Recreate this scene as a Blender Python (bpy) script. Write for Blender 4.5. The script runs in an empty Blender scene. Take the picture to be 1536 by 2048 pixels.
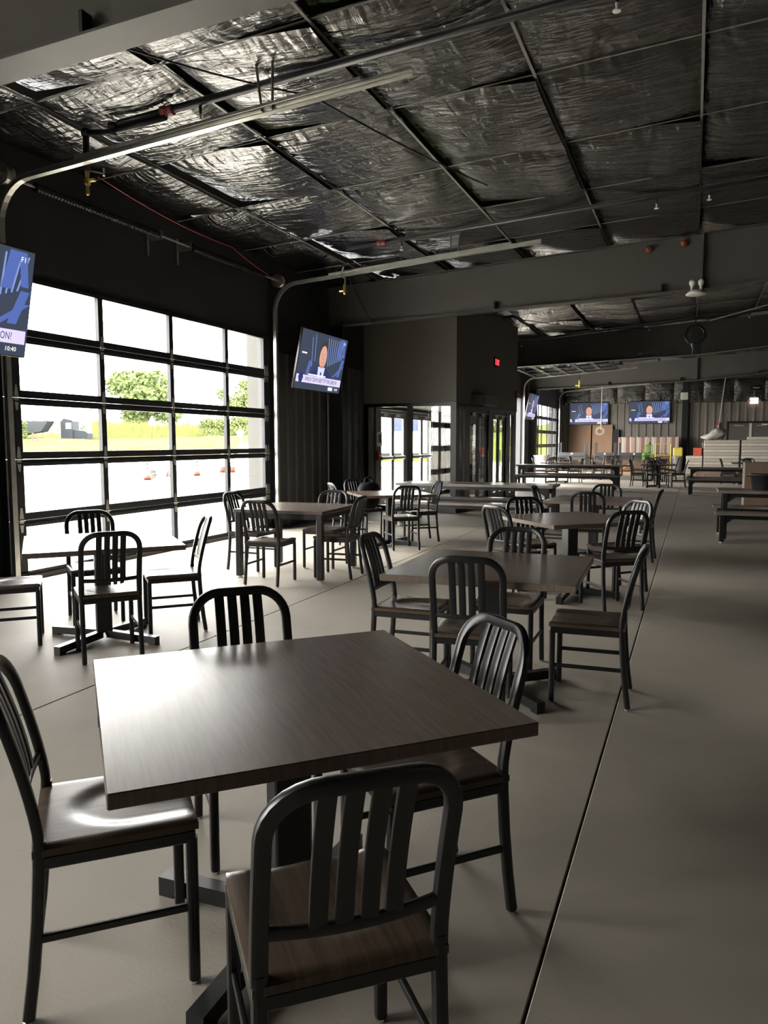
import bpy, math, random
from mathutils import Vector, Matrix, noise

# ------------------------------------------------------------------ camera, world, exposure
sc = bpy.context.scene
COL = sc.collection
F_PX, YAW, PITCH, ROLL, CAM_H = 1511.65, .3874, .0921, -.0012, 1.4534
fwd = Vector((-math.sin(YAW) * math.cos(PITCH), math.cos(YAW) * math.cos(PITCH), -math.sin(PITCH)))
rgt = Vector((math.cos(YAW), math.sin(YAW), 0))
upv = rgt.cross(fwd)
rgt2 = rgt * math.cos(ROLL) + upv * math.sin(ROLL)
upv2 = -rgt * math.sin(ROLL) + upv * math.cos(ROLL)
cam_d = bpy.data.cameras.new('camera')
cam_d.sensor_fit = 'VERTICAL'; cam_d.sensor_height = 24.0
cam_d.lens = F_PX / 2048 * 24.0
cam_d.clip_start = .05; cam_d.clip_end = 1500
cam = bpy.data.objects.new('camera', cam_d); COL.objects.link(cam)
m = Matrix((rgt2, upv2, -fwd)).transposed().to_4x4()
m.translation = Vector((0, 0, CAM_H))
cam.matrix_world = m
sc.camera = cam

world = bpy.data.worlds.new('sky'); sc.world = world; world.use_nodes = True
bg = world.node_tree.nodes['Background']
bg.inputs[0].default_value = (1.0, .98, .95, 1); bg.inputs[1].default_value = 9.5
sc.view_settings.view_transform = 'Standard'; sc.view_settings.look = 'None'
sc.view_settings.gamma = 1.0; sc.view_settings.use_curve_mapping = False
sc.view_settings.exposure = 1.75
sc.cycles.use_denoising = True
sc.cycles.max_bounces = 10; sc.cycles.diffuse_bounces = 6; sc.cycles.glossy_bounces = 4
sc.cycles.transparent_max_bounces = 24; sc.cycles.caustics_reflective = False; sc.cycles.caustics_refractive = False
sc.cycles.sample_clamp_indirect = 8.0

WX = -6.513                     # inner face of the garage-door wall
OPEN = [(-3.8, 1.43, 3.2), (5.70, 10.93, 3.2), (15.75, 19.55, 2.2), (25.3, 30.6, 3.2), (33.7, 39.3, 3.2)]   # openings in that wall: y0, y1, head height
YEND, YFRONT, XR = 41.4, -5.9, 5.2
def portal(name, y0, y1, z1):                                 # sampling guide in a real opening: gives no light of its own
    l = bpy.data.lights.new(name, 'AREA'); l.shape = 'RECTANGLE'; l.size = z1; l.size_y = y1 - y0
    l.cycles.is_portal = True
    o = bpy.data.objects.new(name, l); COL.objects.link(o)
    o.location = (WX - .25, (y0 + y1) / 2, z1 / 2); o.rotation_euler = (0, -math.pi / 2, 0)
for nm, a in zip(('garage_door_left_offscreen', 'garage_door_daylight', 'street_door_daylight', 'open_door_daylight', 'far_door_daylight'), OPEN): portal(nm, *a)

# ------------------------------------------------------------------ materials
MATS = {}
def nt(name):
    mt = bpy.data.materials.new(name); mt.use_nodes = True
    return mt, mt.node_tree, mt.node_tree.nodes['Principled BSDF']
def mat(name, col, rough=.5, metal=0, spec=.5, emit=0, noise_s=0, noise_a=.15, bump=0, bump_s=40, stretch=None, col2=None):
    if name in MATS: return MATS[name]
    mt, t, b = nt(name); c4 = (*col, 1)
    b.inputs['Base Color'].default_value = c4; b.inputs['Roughness'].default_value = rough
    b.inputs['Metallic'].default_value = metal; b.inputs['Specular IOR Level'].default_value = spec
    if emit:
        b.inputs['Emission Color'].default_value = c4; b.inputs['Emission Strength'].default_value = emit
    if noise_s or bump:
        tc = t.nodes.new('ShaderNodeTexCoord'); mp = t.nodes.new('ShaderNodeMapping')
        t.links.new(tc.outputs['Object'], mp.inputs[0])
        if stretch: mp.inputs['Scale'].default_value = stretch
    if noise_s:
        n = t.nodes.new('ShaderNodeTexNoise'); n.inputs['Scale'].default_value = noise_s; n.inputs['Detail'].default_value = 6
        t.links.new(mp.outputs[0], n.inputs[0])
        r = t.nodes.new('ShaderNodeValToRGB'); r.color_ramp.elements[0].position = .3; r.color_ramp.elements[1].position = .72
        a = col2 if col2 else tuple(max(0, v * (1 - noise_a)) for v in col)
        bb = col if col2 else tuple(v * (1 + noise_a) for v in col)
        r.color_ramp.elements[0].color = (*a, 1); r.color_ramp.elements[1].color = (*bb, 1)
        t.links.new(n.outputs[0], r.inputs[0]); t.links.new(r.outputs[0], b.inputs['Base Color'])
    if bump:
        n2 = t.nodes.new('ShaderNodeTexNoise'); n2.inputs['Scale'].default_value = bump_s; n2.inputs['Detail'].default_value = 4
        t.links.new(mp.outputs[0], n2.inputs[0])
        bp = t.nodes.new('ShaderNodeBump'); bp.inputs['Strength'].default_value = bump; bp.inputs['Distance'].default_value = .02
        t.links.new(n2.outputs[0], bp.inputs['Height']); t.links.new(bp.outputs[0], b.inputs['Normal'])
    MATS[name] = mt
    return mt
def glass(name, tint=(1, 1, 1), ior=1.35, graze=.8):
    mt, t, b = nt(name); t.nodes.remove(b); out = t.nodes['Material Output']
    tr = t.nodes.new('ShaderNodeBsdfTransparent'); tr.inputs[0].default_value = (*tint, 1)
    gl = t.nodes.new('ShaderNodeBsdfGlossy'); gl.inputs['Roughness'].default_value = .02
    lw = t.nodes.new('ShaderNodeLayerWeight'); lw.inputs['Blend'].default_value = .5
    pw = t.nodes.new('ShaderNodeMath'); pw.operation = 'POWER'; pw.inputs[1].default_value = 5; t.links.new(lw.outputs['Facing'], pw.inputs[0])
    r0 = ((ior - 1) / (ior + 1)) ** 2
    fr = t.nodes.new('ShaderNodeMath'); fr.operation = 'MULTIPLY_ADD'; fr.inputs[1].default_value = (1 - r0) * graze; fr.inputs[2].default_value = r0; t.links.new(pw.outputs[0], fr.inputs[0])
    mx = t.nodes.new('ShaderNodeMixShader')
    t.links.new(fr.outputs[0], mx.inputs[0]); t.links.new(tr.outputs[0], mx.inputs[1]); t.links.new(gl.outputs[0], mx.inputs[2])
    t.links.new(mx.outputs[0], out.inputs[0]); MATS[name] = mt
    return mt
def emis(name, col, s=1.0):
    if name in MATS: return MATS[name]
    mt, t, b = nt(name)
    b.inputs['Base Color'].default_value = (0, 0, 0, 1); b.inputs['Roughness'].default_value = .3
    b.inputs['Emission Color'].default_value = (*col, 1); b.inputs['Emission Strength'].default_value = s
    MATS[name] = mt
    return mt
GLASS = glass('clear_glass', (.96, .96, .95), 1.4, .8); DGLASS = glass('storefront_glass', (.85, .86, .85), 1.45, .8)
STEEL = mat('black_powder_coat', (.009, .0095, .010), .34, spec=.4)
FRAME = mat('door_frame_paint', (.016, .018, .021), .45, spec=.3)
ALU = mat('galvanised_steel', (.62, .62, .58), .32, metal=.9, noise_s=9, noise_a=.12)
PRIMER = mat('grey_steel_paint', (.085, .083, .078), .55, noise_s=2.2, noise_a=.06)
SIDING = mat('charcoal_siding', (.085, .082, .078), .42, noise_s=1.5, noise_a=.1)
DARKWALL = mat('dark_liner', (.034, .035, .037), .62, noise_s=1.2, noise_a=.15)
DRYWALL = mat('taupe_drywall', (.21, .20, .178), .75, noise_s=3, noise_a=.03)
CHROME = mat('chrome', (.75, .75, .75), .15, metal=1)
WHITE = mat('white_plastic', (.75, .75, .72), .4)
BLACKPIPE = mat('black_pipe', (.014, .014, .015), .4)
RED = mat('red_paint', (.45, .03, .03), .4)
BRASS = mat('brass', (.65, .47, .16), .3, metal=.9)
def vinyl():
    mt, t, b = nt('black_vinyl_liner')
    b.inputs['Base Color'].default_value = (.010, .0098, .0095, 1); b.inputs['Roughness'].default_value = .23
    b.inputs['Specular IOR Level'].default_value = 1.0; b.inputs['Coat Weight'].default_value = .7; b.inputs['Coat Roughness'].default_value = .18; b.inputs['Coat IOR'].default_value = 1.75
    tc = t.nodes.new('ShaderNodeTexCoord')
    h = None
    for sc_, s, d in (((1.0, 6, 1), 1.6, .9), ((5, 1.2, 1), 1.3, .7), ((3, 3, 3), 5, .10)):
        mp = t.nodes.new('ShaderNodeMapping'); mp.inputs['Scale'].default_value = sc_; t.links.new(tc.outputs['Object'], mp.inputs[0])
        n = t.nodes.new('ShaderNodeTexNoise'); n.inputs['Scale'].default_value = s; n.inputs['Detail'].default_value = 3; n.inputs['Distortion'].default_value = 1.1
        t.links.new(mp.outputs[0], n.inputs[0])
        ml = t.nodes.new('ShaderNodeMath'); ml.operation = 'MULTIPLY'; ml.inputs[1].default_value = d; t.links.new(n.outputs[0], ml.inputs[0])
        if h is None: h = ml
        else:
            ad = t.nodes.new('ShaderNodeMath'); ad.operation = 'ADD'; t.links.new(h.outputs[0], ad.inputs[0]); t.links.new(ml.outputs[0], ad.inputs[1]); h = ad
    bp = t.nodes.new('ShaderNodeBump'); bp.inputs['Strength'].default_value = .55; bp.inputs['Distance'].default_value = .05
    t.links.new(h.outputs[0], bp.inputs['Height']); t.links.new(bp.outputs[0], b.inputs['Normal']); t.links.new(bp.outputs[0], b.inputs['Coat Normal'])
    MATS['vinyl'] = mt
    return mt
VINYL = vinyl()
def wood(name, c1, c2, rough, axis_scale, bump=.12, coat=0, spec=.5):
    mt, t, b = nt(name)
    tc = t.nodes.new('ShaderNodeTexCoord'); mp = t.nodes.new('ShaderNodeMapping'); mp.inputs['Scale'].default_value = axis_scale
    t.links.new(tc.outputs['Object'], mp.inputs[0])
    n = t.nodes.new('ShaderNodeTexNoise'); n.inputs['Scale'].default_value = 3; n.inputs['Detail'].default_value = 8; n.inputs['Distortion'].default_value = .6
    t.links.new(mp.outputs[0], n.inputs[0])
    r = t.nodes.new('ShaderNodeValToRGB'); r.color_ramp.elements[0].position = .3; r.color_ramp.elements[1].position = .7
    r.color_ramp.elements[0].color = (*c1, 1); r.color_ramp.elements[1].color = (*c2, 1)
    t.links.new(n.outputs[0], r.inputs[0]); t.links.new(r.outputs[0], b.inputs['Base Color'])
    b.inputs['Roughness'].default_value = rough; b.inputs['Specular IOR Level'].default_value = spec; b.inputs['Coat Weight'].default_value = coat; b.inputs['Coat Roughness'].default_value = .15
    bp = t.nodes.new('ShaderNodeBump'); bp.inputs['Strength'].default_value = bump; bp.inputs['Distance'].default_value = .004
    t.links.new(n.outputs[0], bp.inputs['Height']); t.links.new(bp.outputs[0], b.inputs['Normal'])
    MATS[name] = mt
    return mt
TOPWOOD = wood('taupe_laminate', (.112, .085, .068), (.15, .118, .096), .27, (34, 1.6, 1), .06, spec=.3)
SEATWOOD = wood('walnut_seat', (.06, .042, .03), (.098, .07, .05), .27, (22, 1.2, 1), .04, spec=.25)
PLANKWOOD = wood('bench_laminate', (.13, .11, .095), (.19, .165, .145), .28, (1.5, 30, 1), .06, spec=.3)
def concrete():
    mt, t, b = nt('broomed_concrete')
    tc = t.nodes.new('ShaderNodeTexCoord')
    n = t.nodes.new('ShaderNodeTexNoise'); n.inputs['Scale'].default_value = .55; n.inputs['Detail'].default_value = 9; n.inputs['Roughness'].default_value = .62
    t.links.new(tc.outputs['Object'], n.inputs[0])
    r = t.nodes.new('ShaderNodeValToRGB'); r.color_ramp.elements[0].position = .32; r.color_ramp.elements[1].position = .72
    r.color_ramp.elements[0].color = (.33, .295, .243, 1); r.color_ramp.elements[1].color = (.43, .388, .325, 1)
    t.links.new(n.outputs[0], r.inputs[0]); t.links.new(r.outputs[0], b.inputs['Base Color'])
    b.inputs['Roughness'].default_value = .6; b.inputs['Specular IOR Level'].default_value = .3
    mp = t.nodes.new('ShaderNodeMapping'); mp.inputs['Scale'].default_value = (6, 70, 1); t.links.new(tc.outputs['Object'], mp.inputs[0])
    n2 = t.nodes.new('ShaderNodeTexNoise'); n2.inputs['Scale'].default_value = 1.0; n2.inputs['Detail'].default_value = 4; t.links.new(mp.outputs[0], n2.inputs[0])
    n3 = t.nodes.new('ShaderNodeTexNoise'); n3.inputs['Scale'].default_value = 90; n3.inputs['Detail'].default_value = 2; t.links.new(tc.outputs['Object'], n3.inputs[0])
    ad = t.nodes.new('ShaderNodeMath'); ad.operation = 'ADD'; t.links.new(n2.outputs[0], ad.inputs[0]); t.links.new(n3.outputs[0], ad.inputs[1])
    bp = t.nodes.new('ShaderNodeBump'); bp.inputs['Strength'].default_value = .22; bp.inputs['Distance'].default_value = .003
    t.links.new(ad.outputs[0], bp.inputs['Height']); t.links.new(bp.outputs[0], b.inputs['Normal'])
    return mt
CONCRETE = concrete()

# ------------------------------------------------------------------ mesh helpers
class MB:
    def __init__(s): s.v = []; s.f = []
    def add(s, vs, fs, M=None):
        n = len(s.v)
        s.v += [tuple(M @ Vector(p)) if M else tuple(p) for p in vs]
        s.f += [tuple(i + n for i in f) for f in fs]
        return s
    def box(s, a, b, M=None):
        (x0, y0, z0), (x1, y1, z1) = a, b
        return s.add([(x0, y0, z0), (x1, y0, z0), (x1, y1, z0), (x0, y1, z0), (x0, y0, z1), (x1, y0, z1), (x1, y1, z1), (x0, y1, z1)],
                     [(0, 3, 2, 1), (4, 5, 6, 7), (0, 1, 5, 4), (1, 2, 6, 5), (2, 3, 7, 6), (3, 0, 4, 7)], M)
    def cbox(s, c, d, M=None):
        return s.box([c[i] - d[i] / 2 for i in range(3)], [c[i] + d[i] / 2 for i in range(3)], M)
    def bbox(s, a, b, r=.006, M=None):                       # box with chamfered edges along z and top/bottom
        (x0, y0, z0), (x1, y1, z1) = a, b
        ring = lambda i, z: [(x0 + i + r, y0 + i, z), (x1 - i - r, y0 + i, z), (x1 - i, y0 + i + r, z), (x1 - i, y1 - i - r, z),
                             (x1 - i - r, y1 - i, z), (x0 + i + r, y1 - i, z), (x0 + i, y1 - i - r, z), (x0 + i, y0 + i + r, z)]
        vs = ring(r, z0) + ring(0, z0 + r) + ring(0, z1 - r) + ring(r, z1)
        fs = [tuple(range(7, -1, -1)), tuple(range(24, 32))]
        for k in range(3):
            for i in range(8): fs.append((k * 8 + i, k * 8 + (i + 1) % 8, k * 8 + 8 + (i + 1) % 8, k * 8 + 8 + i))
        return s.add(vs, fs, M)
    def sweep(s, path, prof, ref=(0, 0, 1), closed=False, cap=True, scale=None):
        P = [Vector(p) for p in path]; n = len(P); k = len(prof); vs = []
        ref = Vector(ref)
        for i, p in enumerate(P):
            a = P[(i - 1) % n] if closed or i > 0 else p; b = P[(i + 1) % n] if closed or i < n - 1 else p
            t = (b - a).normalized()
            u = ref - t * ref.dot(t)
            if u.length < 1e-4: u = t.orthogonal()
            u.normalize(); w = t.cross(u)
            q = scale[i] if scale else 1
            for (x, y) in prof: vs.append(p + w * x * q + u * y * q)
        fs = []
        for i in range(n if closed else n - 1):
            j = (i + 1) % n
            for c in range(k): fs.append((i * k + c, i * k + (c + 1) % k, j * k + (c + 1) % k, j * k + c))
        if cap and not closed: fs += [tuple(range(k - 1, -1, -1)), tuple((n - 1) * k + c for c in range(k))]
        return s.add(vs, fs)
    def tube(s, path, r, n=8, ref=(0, 0, 1), closed=False, scale=None):
        return s.sweep(path, [(r * math.cos(2 * math.pi * i / n), r * math.sin(2 * math.pi * i / n)) for i in range(n)], ref, closed, True, scale)
    def lathe(s, prof, n=16, M=None):
        vs = []; fs = []
        for (r, z) in prof:
            for i in range(n): a = 2 * math.pi * i / n; vs.append((r * math.cos(a), r * math.sin(a), z))
        for j in range(len(prof) - 1):
            for i in range(n): fs.append((j * n + i, j * n + (i + 1) % n, (j + 1) * n + (i + 1) % n, (j + 1) * n + i))
        fs += [tuple(range(n - 1, -1, -1)), tuple((len(prof) - 1) * n + i for i in range(n))]
        return s.add(vs, fs, M)
    def prism(s, pts, d0, d1, axis='y', M=None):             # polygon extruded along an axis
        k = len(pts)
        def q(p, d): return {'y': (p[0], d, p[1]), 'x': (d, p[0], p[1]), 'z': (p[0], p[1], d)}[axis]
        vs = [q(p, d0) for p in pts] + [q(p, d1) for p in pts]
        fs = [tuple(range(k - 1, -1, -1)), tuple(range(k, 2 * k))] + [(i, (i + 1) % k, k + (i + 1) % k, k + i) for i in range(k)]
        return s.add(vs, fs, M)
    def poly(s, pts): return s.add(pts, [tuple(range(len(pts)))])
    def mesh(s, name, mt, smooth=False):
        me = bpy.data.meshes.new(name); me.from_pydata([tuple(v) for v in s.v], [], s.f); me.materials.append(mt)
        if smooth:
            for p in me.polygons: p.use_smooth = True
        me.validate(); me.update()
        return me
    def obj(s, name, mt, parent=None, smooth=False, auto=None):
        o = bpy.data.objects.new(name, s.mesh(name, mt, smooth)); COL.objects.link(o); o.parent = parent
        if auto: autosmooth(o, auto)
        return o
def autosmooth(o, deg=35):
    me = o.data
    for p in me.polygons: p.use_smooth = True
    me.set_sharp_from_angle(angle=math.radians(deg))
def inst(me, name, parent=None, loc=(0, 0, 0), rot=(0, 0, 0), scale=(1, 1, 1)):
    o = bpy.data.objects.new(name, me); COL.objects.link(o); o.parent = parent
    o.location = loc; o.rotation_euler = rot; o.scale = scale
    return o
def thing(name, label=None, cat=None, loc=(0, 0, 0), rz=0, group=None, kind=None):
    o = bpy.data.objects.new(name, None); COL.objects.link(o); o.empty_display_size = .1
    o.location = loc; o.rotation_euler = (0, 0, rz)
    return tag(o, label, cat, group, kind)
def tag(o, label=None, cat=None, group=None, kind=None):
    if label: o['label'] = label
    if cat: o['category'] = cat
    if group: o['group'] = group
    if kind: o['kind'] = kind
    return o
def dup(root, label, group=None, loc=None, rz=None):
    r = root.copy(); COL.objects.link(r); r['label'] = label
    if group: r['group'] = group
    if loc is not None: r.location = loc
    if rz is not None: r.rotation_euler = (0, 0, rz)
    for ch in root.children:
        c = ch.copy(); COL.objects.link(c); c.parent = r
        for g in ch.children:
            d = g.copy(); COL.objects.link(d); d.parent = c
    return r
def struct(o, label=None, cat=None): return tag(o, label, cat, None, 'structure')
R = math.radians
def rprof(w, h, r=.25):                                       # rounded rectangle profile
    a, b = w / 2, h / 2; c = min(a, b) * r * 2; out = []
    for sx, sy, st in ((1, 1, 0), (-1, 1, 90), (-1, -1, 180), (1, -1, 270)):
        for k in (0, 45, 90):
            t = R(st + k); out.append((sx * (a - c) + c * math.cos(t), sy * (b - c) + c * math.sin(t)))
    return out

# ------------------------------------------------------------------ floor
floor = struct(thing('floor'), 'grey broomed concrete floor with sawn joints', 'floor')
XJ = [-6.72, -3.29, -.348, 2.6, XR]; YJ = [YFRONT, -.6, 8.95, 18.5, 28.0, YEND + .1]
for i in range(len(XJ) - 1):
    for j in range(len(YJ) - 1):
        MB().bbox((XJ[i] + .004, YJ[j] + .004, -.12), (XJ[i + 1] - .004, YJ[j + 1] - .004, 0), .003).obj('slab', CONCRETE, floor)
MB().box((-6.72, YFRONT, -.3), (XR, YEND + .1, -.12)).obj('sub_base', CONCRETE, floor)
MB().box((-6.70, YFRONT, -.125), (XR, YEND + .1, -.06)).obj('joint_filler', CONCRETE, floor)

# ------------------------------------------------------------------ ceiling
CE0, CES = 4.41, .055
def cz(x): return CE0 + CES * (x - WX)
ceil = struct(thing('ceiling'), 'black shiny vinyl insulation ceiling held by steel straps', 'ceiling')
dx, dy = 1.366, 1.66
XL = [WX] + [-5.5 + dx * k for k in range(11)]; YL = [3.67 + dy * k for k in range(-7, 24)]
def pillow(seed, w, l):
    rnd = random.Random(seed); n = 44; vs = []; fs = []
    cx, cy, ax = rnd.uniform(-.3, .3), rnd.uniform(-.3, .3), rnd.uniform(.05, .085)
    ph = [rnd.uniform(0, 6.28) for _ in range(8)]; fr = [rnd.uniform(22, 34) for _ in range(4)]
    for j in range(n + 1):
        for i in range(n + 1):
            u, v = 2 * i / n - 1, 2 * j / n - 1
            eu, ev = 1 - abs(u), 1 - abs(v)
            base = -ax * ((.30 + .70 * (1 - abs(u) ** 4)) * (1 - abs(v) ** 4)) * (1 + .35 * math.sin(2.2 * (u - cx) + ph[0]) * math.cos(1.9 * (v - cy) + ph[1]))
            # gathers running inward from the four straps, plus folds fanning from the corners
            g = 0
            gn = lambda a, b: noise.noise(Vector((a, b, seed * 3.1)))
            g += math.exp(-eu * 6) * math.sin(fr[0] * v + 5 * gn(u * 2, v * 3)) * (.5 + gn(v * 3, 9.)) * 1.0
            g += math.exp(-ev * 6) * math.sin(fr[1] * u + 5 * gn(v * 2, u * 3)) * (.5 + gn(u * 3, 4.)) * 1.0
            for q, (su, sv) in enumerate(((1, 1), (-1, 1), (1, -1), (-1, -1))):
                d = math.hypot(u - su, v - sv); an = math.atan2(v - sv, u - su)
                g += .8 * math.exp(-d * 2.2) * math.sin(an * 17 + ph[q] + 2 * gn(d * 3, an)) * min(1, d * 4) * (.4 + .6 * (q == seed % 4))
            m_ = min(1, 5 * eu) * min(1, 5 * ev)
            vs.append((u * w / 2, v * l / 2, base + .015 * g * min(1, min(eu, ev) * 14) + .012 * gn(u * 2.5 + 7, v * 2.5) * m_))
    for j in range(n):
        for i in range(n):
            a = j * (n + 1) + i; fs.append((a, a + n + 1, a + n + 2, a + 1))
    b = MB(); b.add(vs, fs)
    return b.mesh('vinyl_panel', VINYL, True)
PV = [pillow(s, dx, dy) for s in range(8)]
rn = random.Random(4); sl = math.atan(CES)
for j in range(len(YL) - 1):
    for i in range(len(XL) - 1):
        x0, x1, y0, y1 = XL[i], XL[i + 1], YL[j], YL[j + 1]
        if y0 < 1.9 or x0 > 2.5: continue
        xm, ym = (x0 + x1) / 2, (y0 + y1) / 2
        inst(PV[rn.randrange(8)], 'vinyl_panel', ceil, (xm, ym, cz(xm) + .012), (0, -sl, rn.choice((0, math.pi))), ((x1 - x0) / dx, 1, 1))
b = MB()
for (x0, y0, x1, y1) in ((WX, YFRONT, XR, 2.02), (2.69, 2.0, XR, YEND)):
    b.add([(x0, y0, cz(x0)), (x1, y0, cz(x1)), (x1, y1, cz(x1)), (x0, y1, cz(x0))], [(0, 3, 2, 1)])
tag(b.obj('liner_sheet', VINYL, ceil), kind='stuff')
MB().add([(WX - .3, YFRONT - .2, cz(WX) + .2), (XR + .2, YFRONT - .2, cz(XR) + .2), (XR + .2, YEND + .3, cz(XR) + .2), (WX - .3, YEND + .3, cz(WX) + .2)], [(0, 3, 2, 1)]).obj('roof_light_seal', PRIMER, ceil)  # unseen roof plane above the liner, added to keep daylight from leaking in
STRAP = mat('painted_strap', (.2, .195, .18), .4)
for y in YL:
    if y < 2: continue
    MB().sweep([(x, y, cz(x) - .004) for x in (WX, 3.0)], rprof(.022, .006), (0, 0, 1)).obj('cross_strap', STRAP, ceil)
for x in XL[1:8]:
    MB().box((x - .013, 2, cz(x) - .030), (x + .013, YEND, cz(x) - .022)).obj('purlin_strap', STRAP, ceil)

# ------------------------------------------------------------------ walls
def ribbed(y0, y1, z0, z1, x, pitch=.3, depth=.035, sgn=1, axis='y'):
    """trapezoidal ribbed sheet facing +x (or -y when axis='x')"""
    pts = []; y = y0
    while y < y1 - 1e-6:
        for (a, d) in ((0, 0), (.42, 0), (.52, 1), (.70, 1), (.80, 0)):
            yy = y + a * pitch
            if yy <= y1: pts.append((yy, x + sgn * depth * d))
        y += pitch
    pts.append((y1, x))
    vs = []; n = len(pts)
    for z in (z0, z1):
        for (a, d) in pts: vs.append((d, a, z) if axis == 'y' else (a, d, z))
    fs = [(i, i + 1, n + i + 1, n + i) for i in range(n - 1)]
    return vs, fs
wl = struct(thing('wall_left'), 'dark wall with glazed garage doors and ribbed siding', 'wall')
b = MB(); ys = [YFRONT] + [v for a in OPEN for v in a[:2]] + [YEND]
for k in range(0, len(ys), 2):
    b.box((WX - .2, ys[k], -.1), (WX, ys[k + 1], cz(WX) + .15))
for (y0, y1, z1) in OPEN: b.box((WX - .2, y0, z1), (WX, y1, cz(WX) + .15))
b.obj('wall_panel', DARKWALL, wl)
for (y0, y1, z1) in ((11.08, 13.0, 2.95), (13.2, 14.8, 2.95), (20.6, 22.4, 2.95), (22.7, 25.15, 2.95), (30.75, 31.9, 2.95), (32.1, 33.5, 2.95), (39.5, YEND, 3.4), (2.0, 3.45, 2.95), (3.7, 5.5, 2.95), (14.95, 15.7, 2.25), (19.6, 20.4, 2.25)):
    b = MB(); b.add(*ribbed(y0, y1, 0, z1, WX + .004)); b.obj('ribbed_siding', SIDING, wl)
EXT = mat('pale_exterior_cladding', (.085, .085, .08), .8, spec=0, noise_s=2, noise_a=.04)
b = MB()
for k, (y0, y1, z1) in enumerate(OPEN):                       # outer reveals that stand proud of the wall
    if k == 2: continue
    b.box((WX - .42, y1 + .02, -.1), (WX - .2, y1 + .5, 3.6)); b.box((WX - .42, y0 - .5, -.1), (WX - .2, y0 - .02, 3.6))
b.obj('outer_reveal', EXT, wl)
we = struct(thing('wall_back'), 'ribbed taupe end wall with black vinyl above', 'wall')
MB().box((WX - .2, YEND, -.1), (XR, YEND + .15, 6)).obj('wall_panel', DARKWALL, we)
b = MB(); vs, fs = ribbed(WX, XR, 0, 3.41, YEND - .004, .36, .045, -1, 'x'); b.add(vs, fs)
b.obj('ribbed_siding', mat('taupe_siding', (.20, .185, .165), .4, noise_s=1.5, noise_a=.08), we)
k = 0; x = WX
while x < 5:
    x2 = x + 1.38
    o = inst(PV[k % 8], 'vinyl_panel', we, (x + .69, YEND - .06, 3.98), (R(-90), 0, 0), (1.01, .68, .9)); k += 1; x = x2
struct(MB().box((XR, YFRONT, -.1), (XR + .15, YEND, 6)).obj('wall_right', SIDING), 'dark wall across the hall from the garage doors', 'wall')
struct(MB().box((WX - .2, YFRONT - .15, -.1), (XR, YFRONT, 6)).obj('wall_front', SIDING), 'dark wall facing the end wall', 'wall')

# ------------------------------------------------------------------ steel frames (rafter + column)
def frame(y, label, nm='steel_rafter'):
    fr = thing(nm, label, 'rafter', (0, y, 0), 0, 'steel roof frames')
    bot = [(-6.14, 3.64), (0, 3.83), (1.0, 3.91), (XR - .05, 4.3)]; xs = [p[0] for p in bot]
    top = [(x, cz(x) - .10) for x in xs]
    b = MB(); b.prism([(WX + .05, 3.6)] + bot + top[::-1] + [(WX + .05, cz(WX) - .1)], -.006, .006); b.obj('web', PRIMER, fr)
    b = MB()
    for k in range(3):
        (x0, z0), (x1, z1) = bot[k], bot[k + 1]
        b.prism([(x0, z0 - .016), (x1, z1 - .016), (x1, z1), (x0, z0)], -.115, .115)
    b.obj('bottom_flange', PRIMER, fr)
    b = MB(); b.prism([(WX + .05, cz(WX) - .1), (XR - .05, cz(XR) - .1), (XR - .05, cz(XR) - .084), (WX + .05, cz(WX) - .084)], -.1, .1); b.obj('top_flange', PRIMER, fr)
    b = MB(); b.box((WX + .05, -.006, 0), (-6.16, .006, 3.64)); b.obj('column_web', FRAME, fr)
    b = MB(); b.box((-6.16, -.11, 0), (-6.14, .11, 3.68)); b.obj('column_flange', FRAME, fr)
    MB().box((.03, -.09, 3.84), (.045, .09, cz(0) - .1)).obj('stiffener', PRIMER, fr)
    for x in (-3.25, -.55, 2.2):
        z = 3.64 + .031 * (x + 6.14) if x < 0 else 4.0
        b = MB(); b.prism([(x - .012, z), (x + .012, z), (x + .012, z + .13), (x - .012, z + .13)], -.10, -.02); b.obj('brace_tab', STEEL, fr)
    return fr
for y, lb in ((3.585, 'grey steel rafter with a bolted tab, cutting across the ceiling corner'), (13.1, 'dark grey steel rafter crossing just before the glass vestibule'),
              (22.55, 'blackish steel rafter in shade past the vestibule'), (32.0, 'pale lit steel rafter nearest the end wall'), (-5.9, 'steel rafter by the front wall')):
    if y > 0: frame(y, lb)

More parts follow.
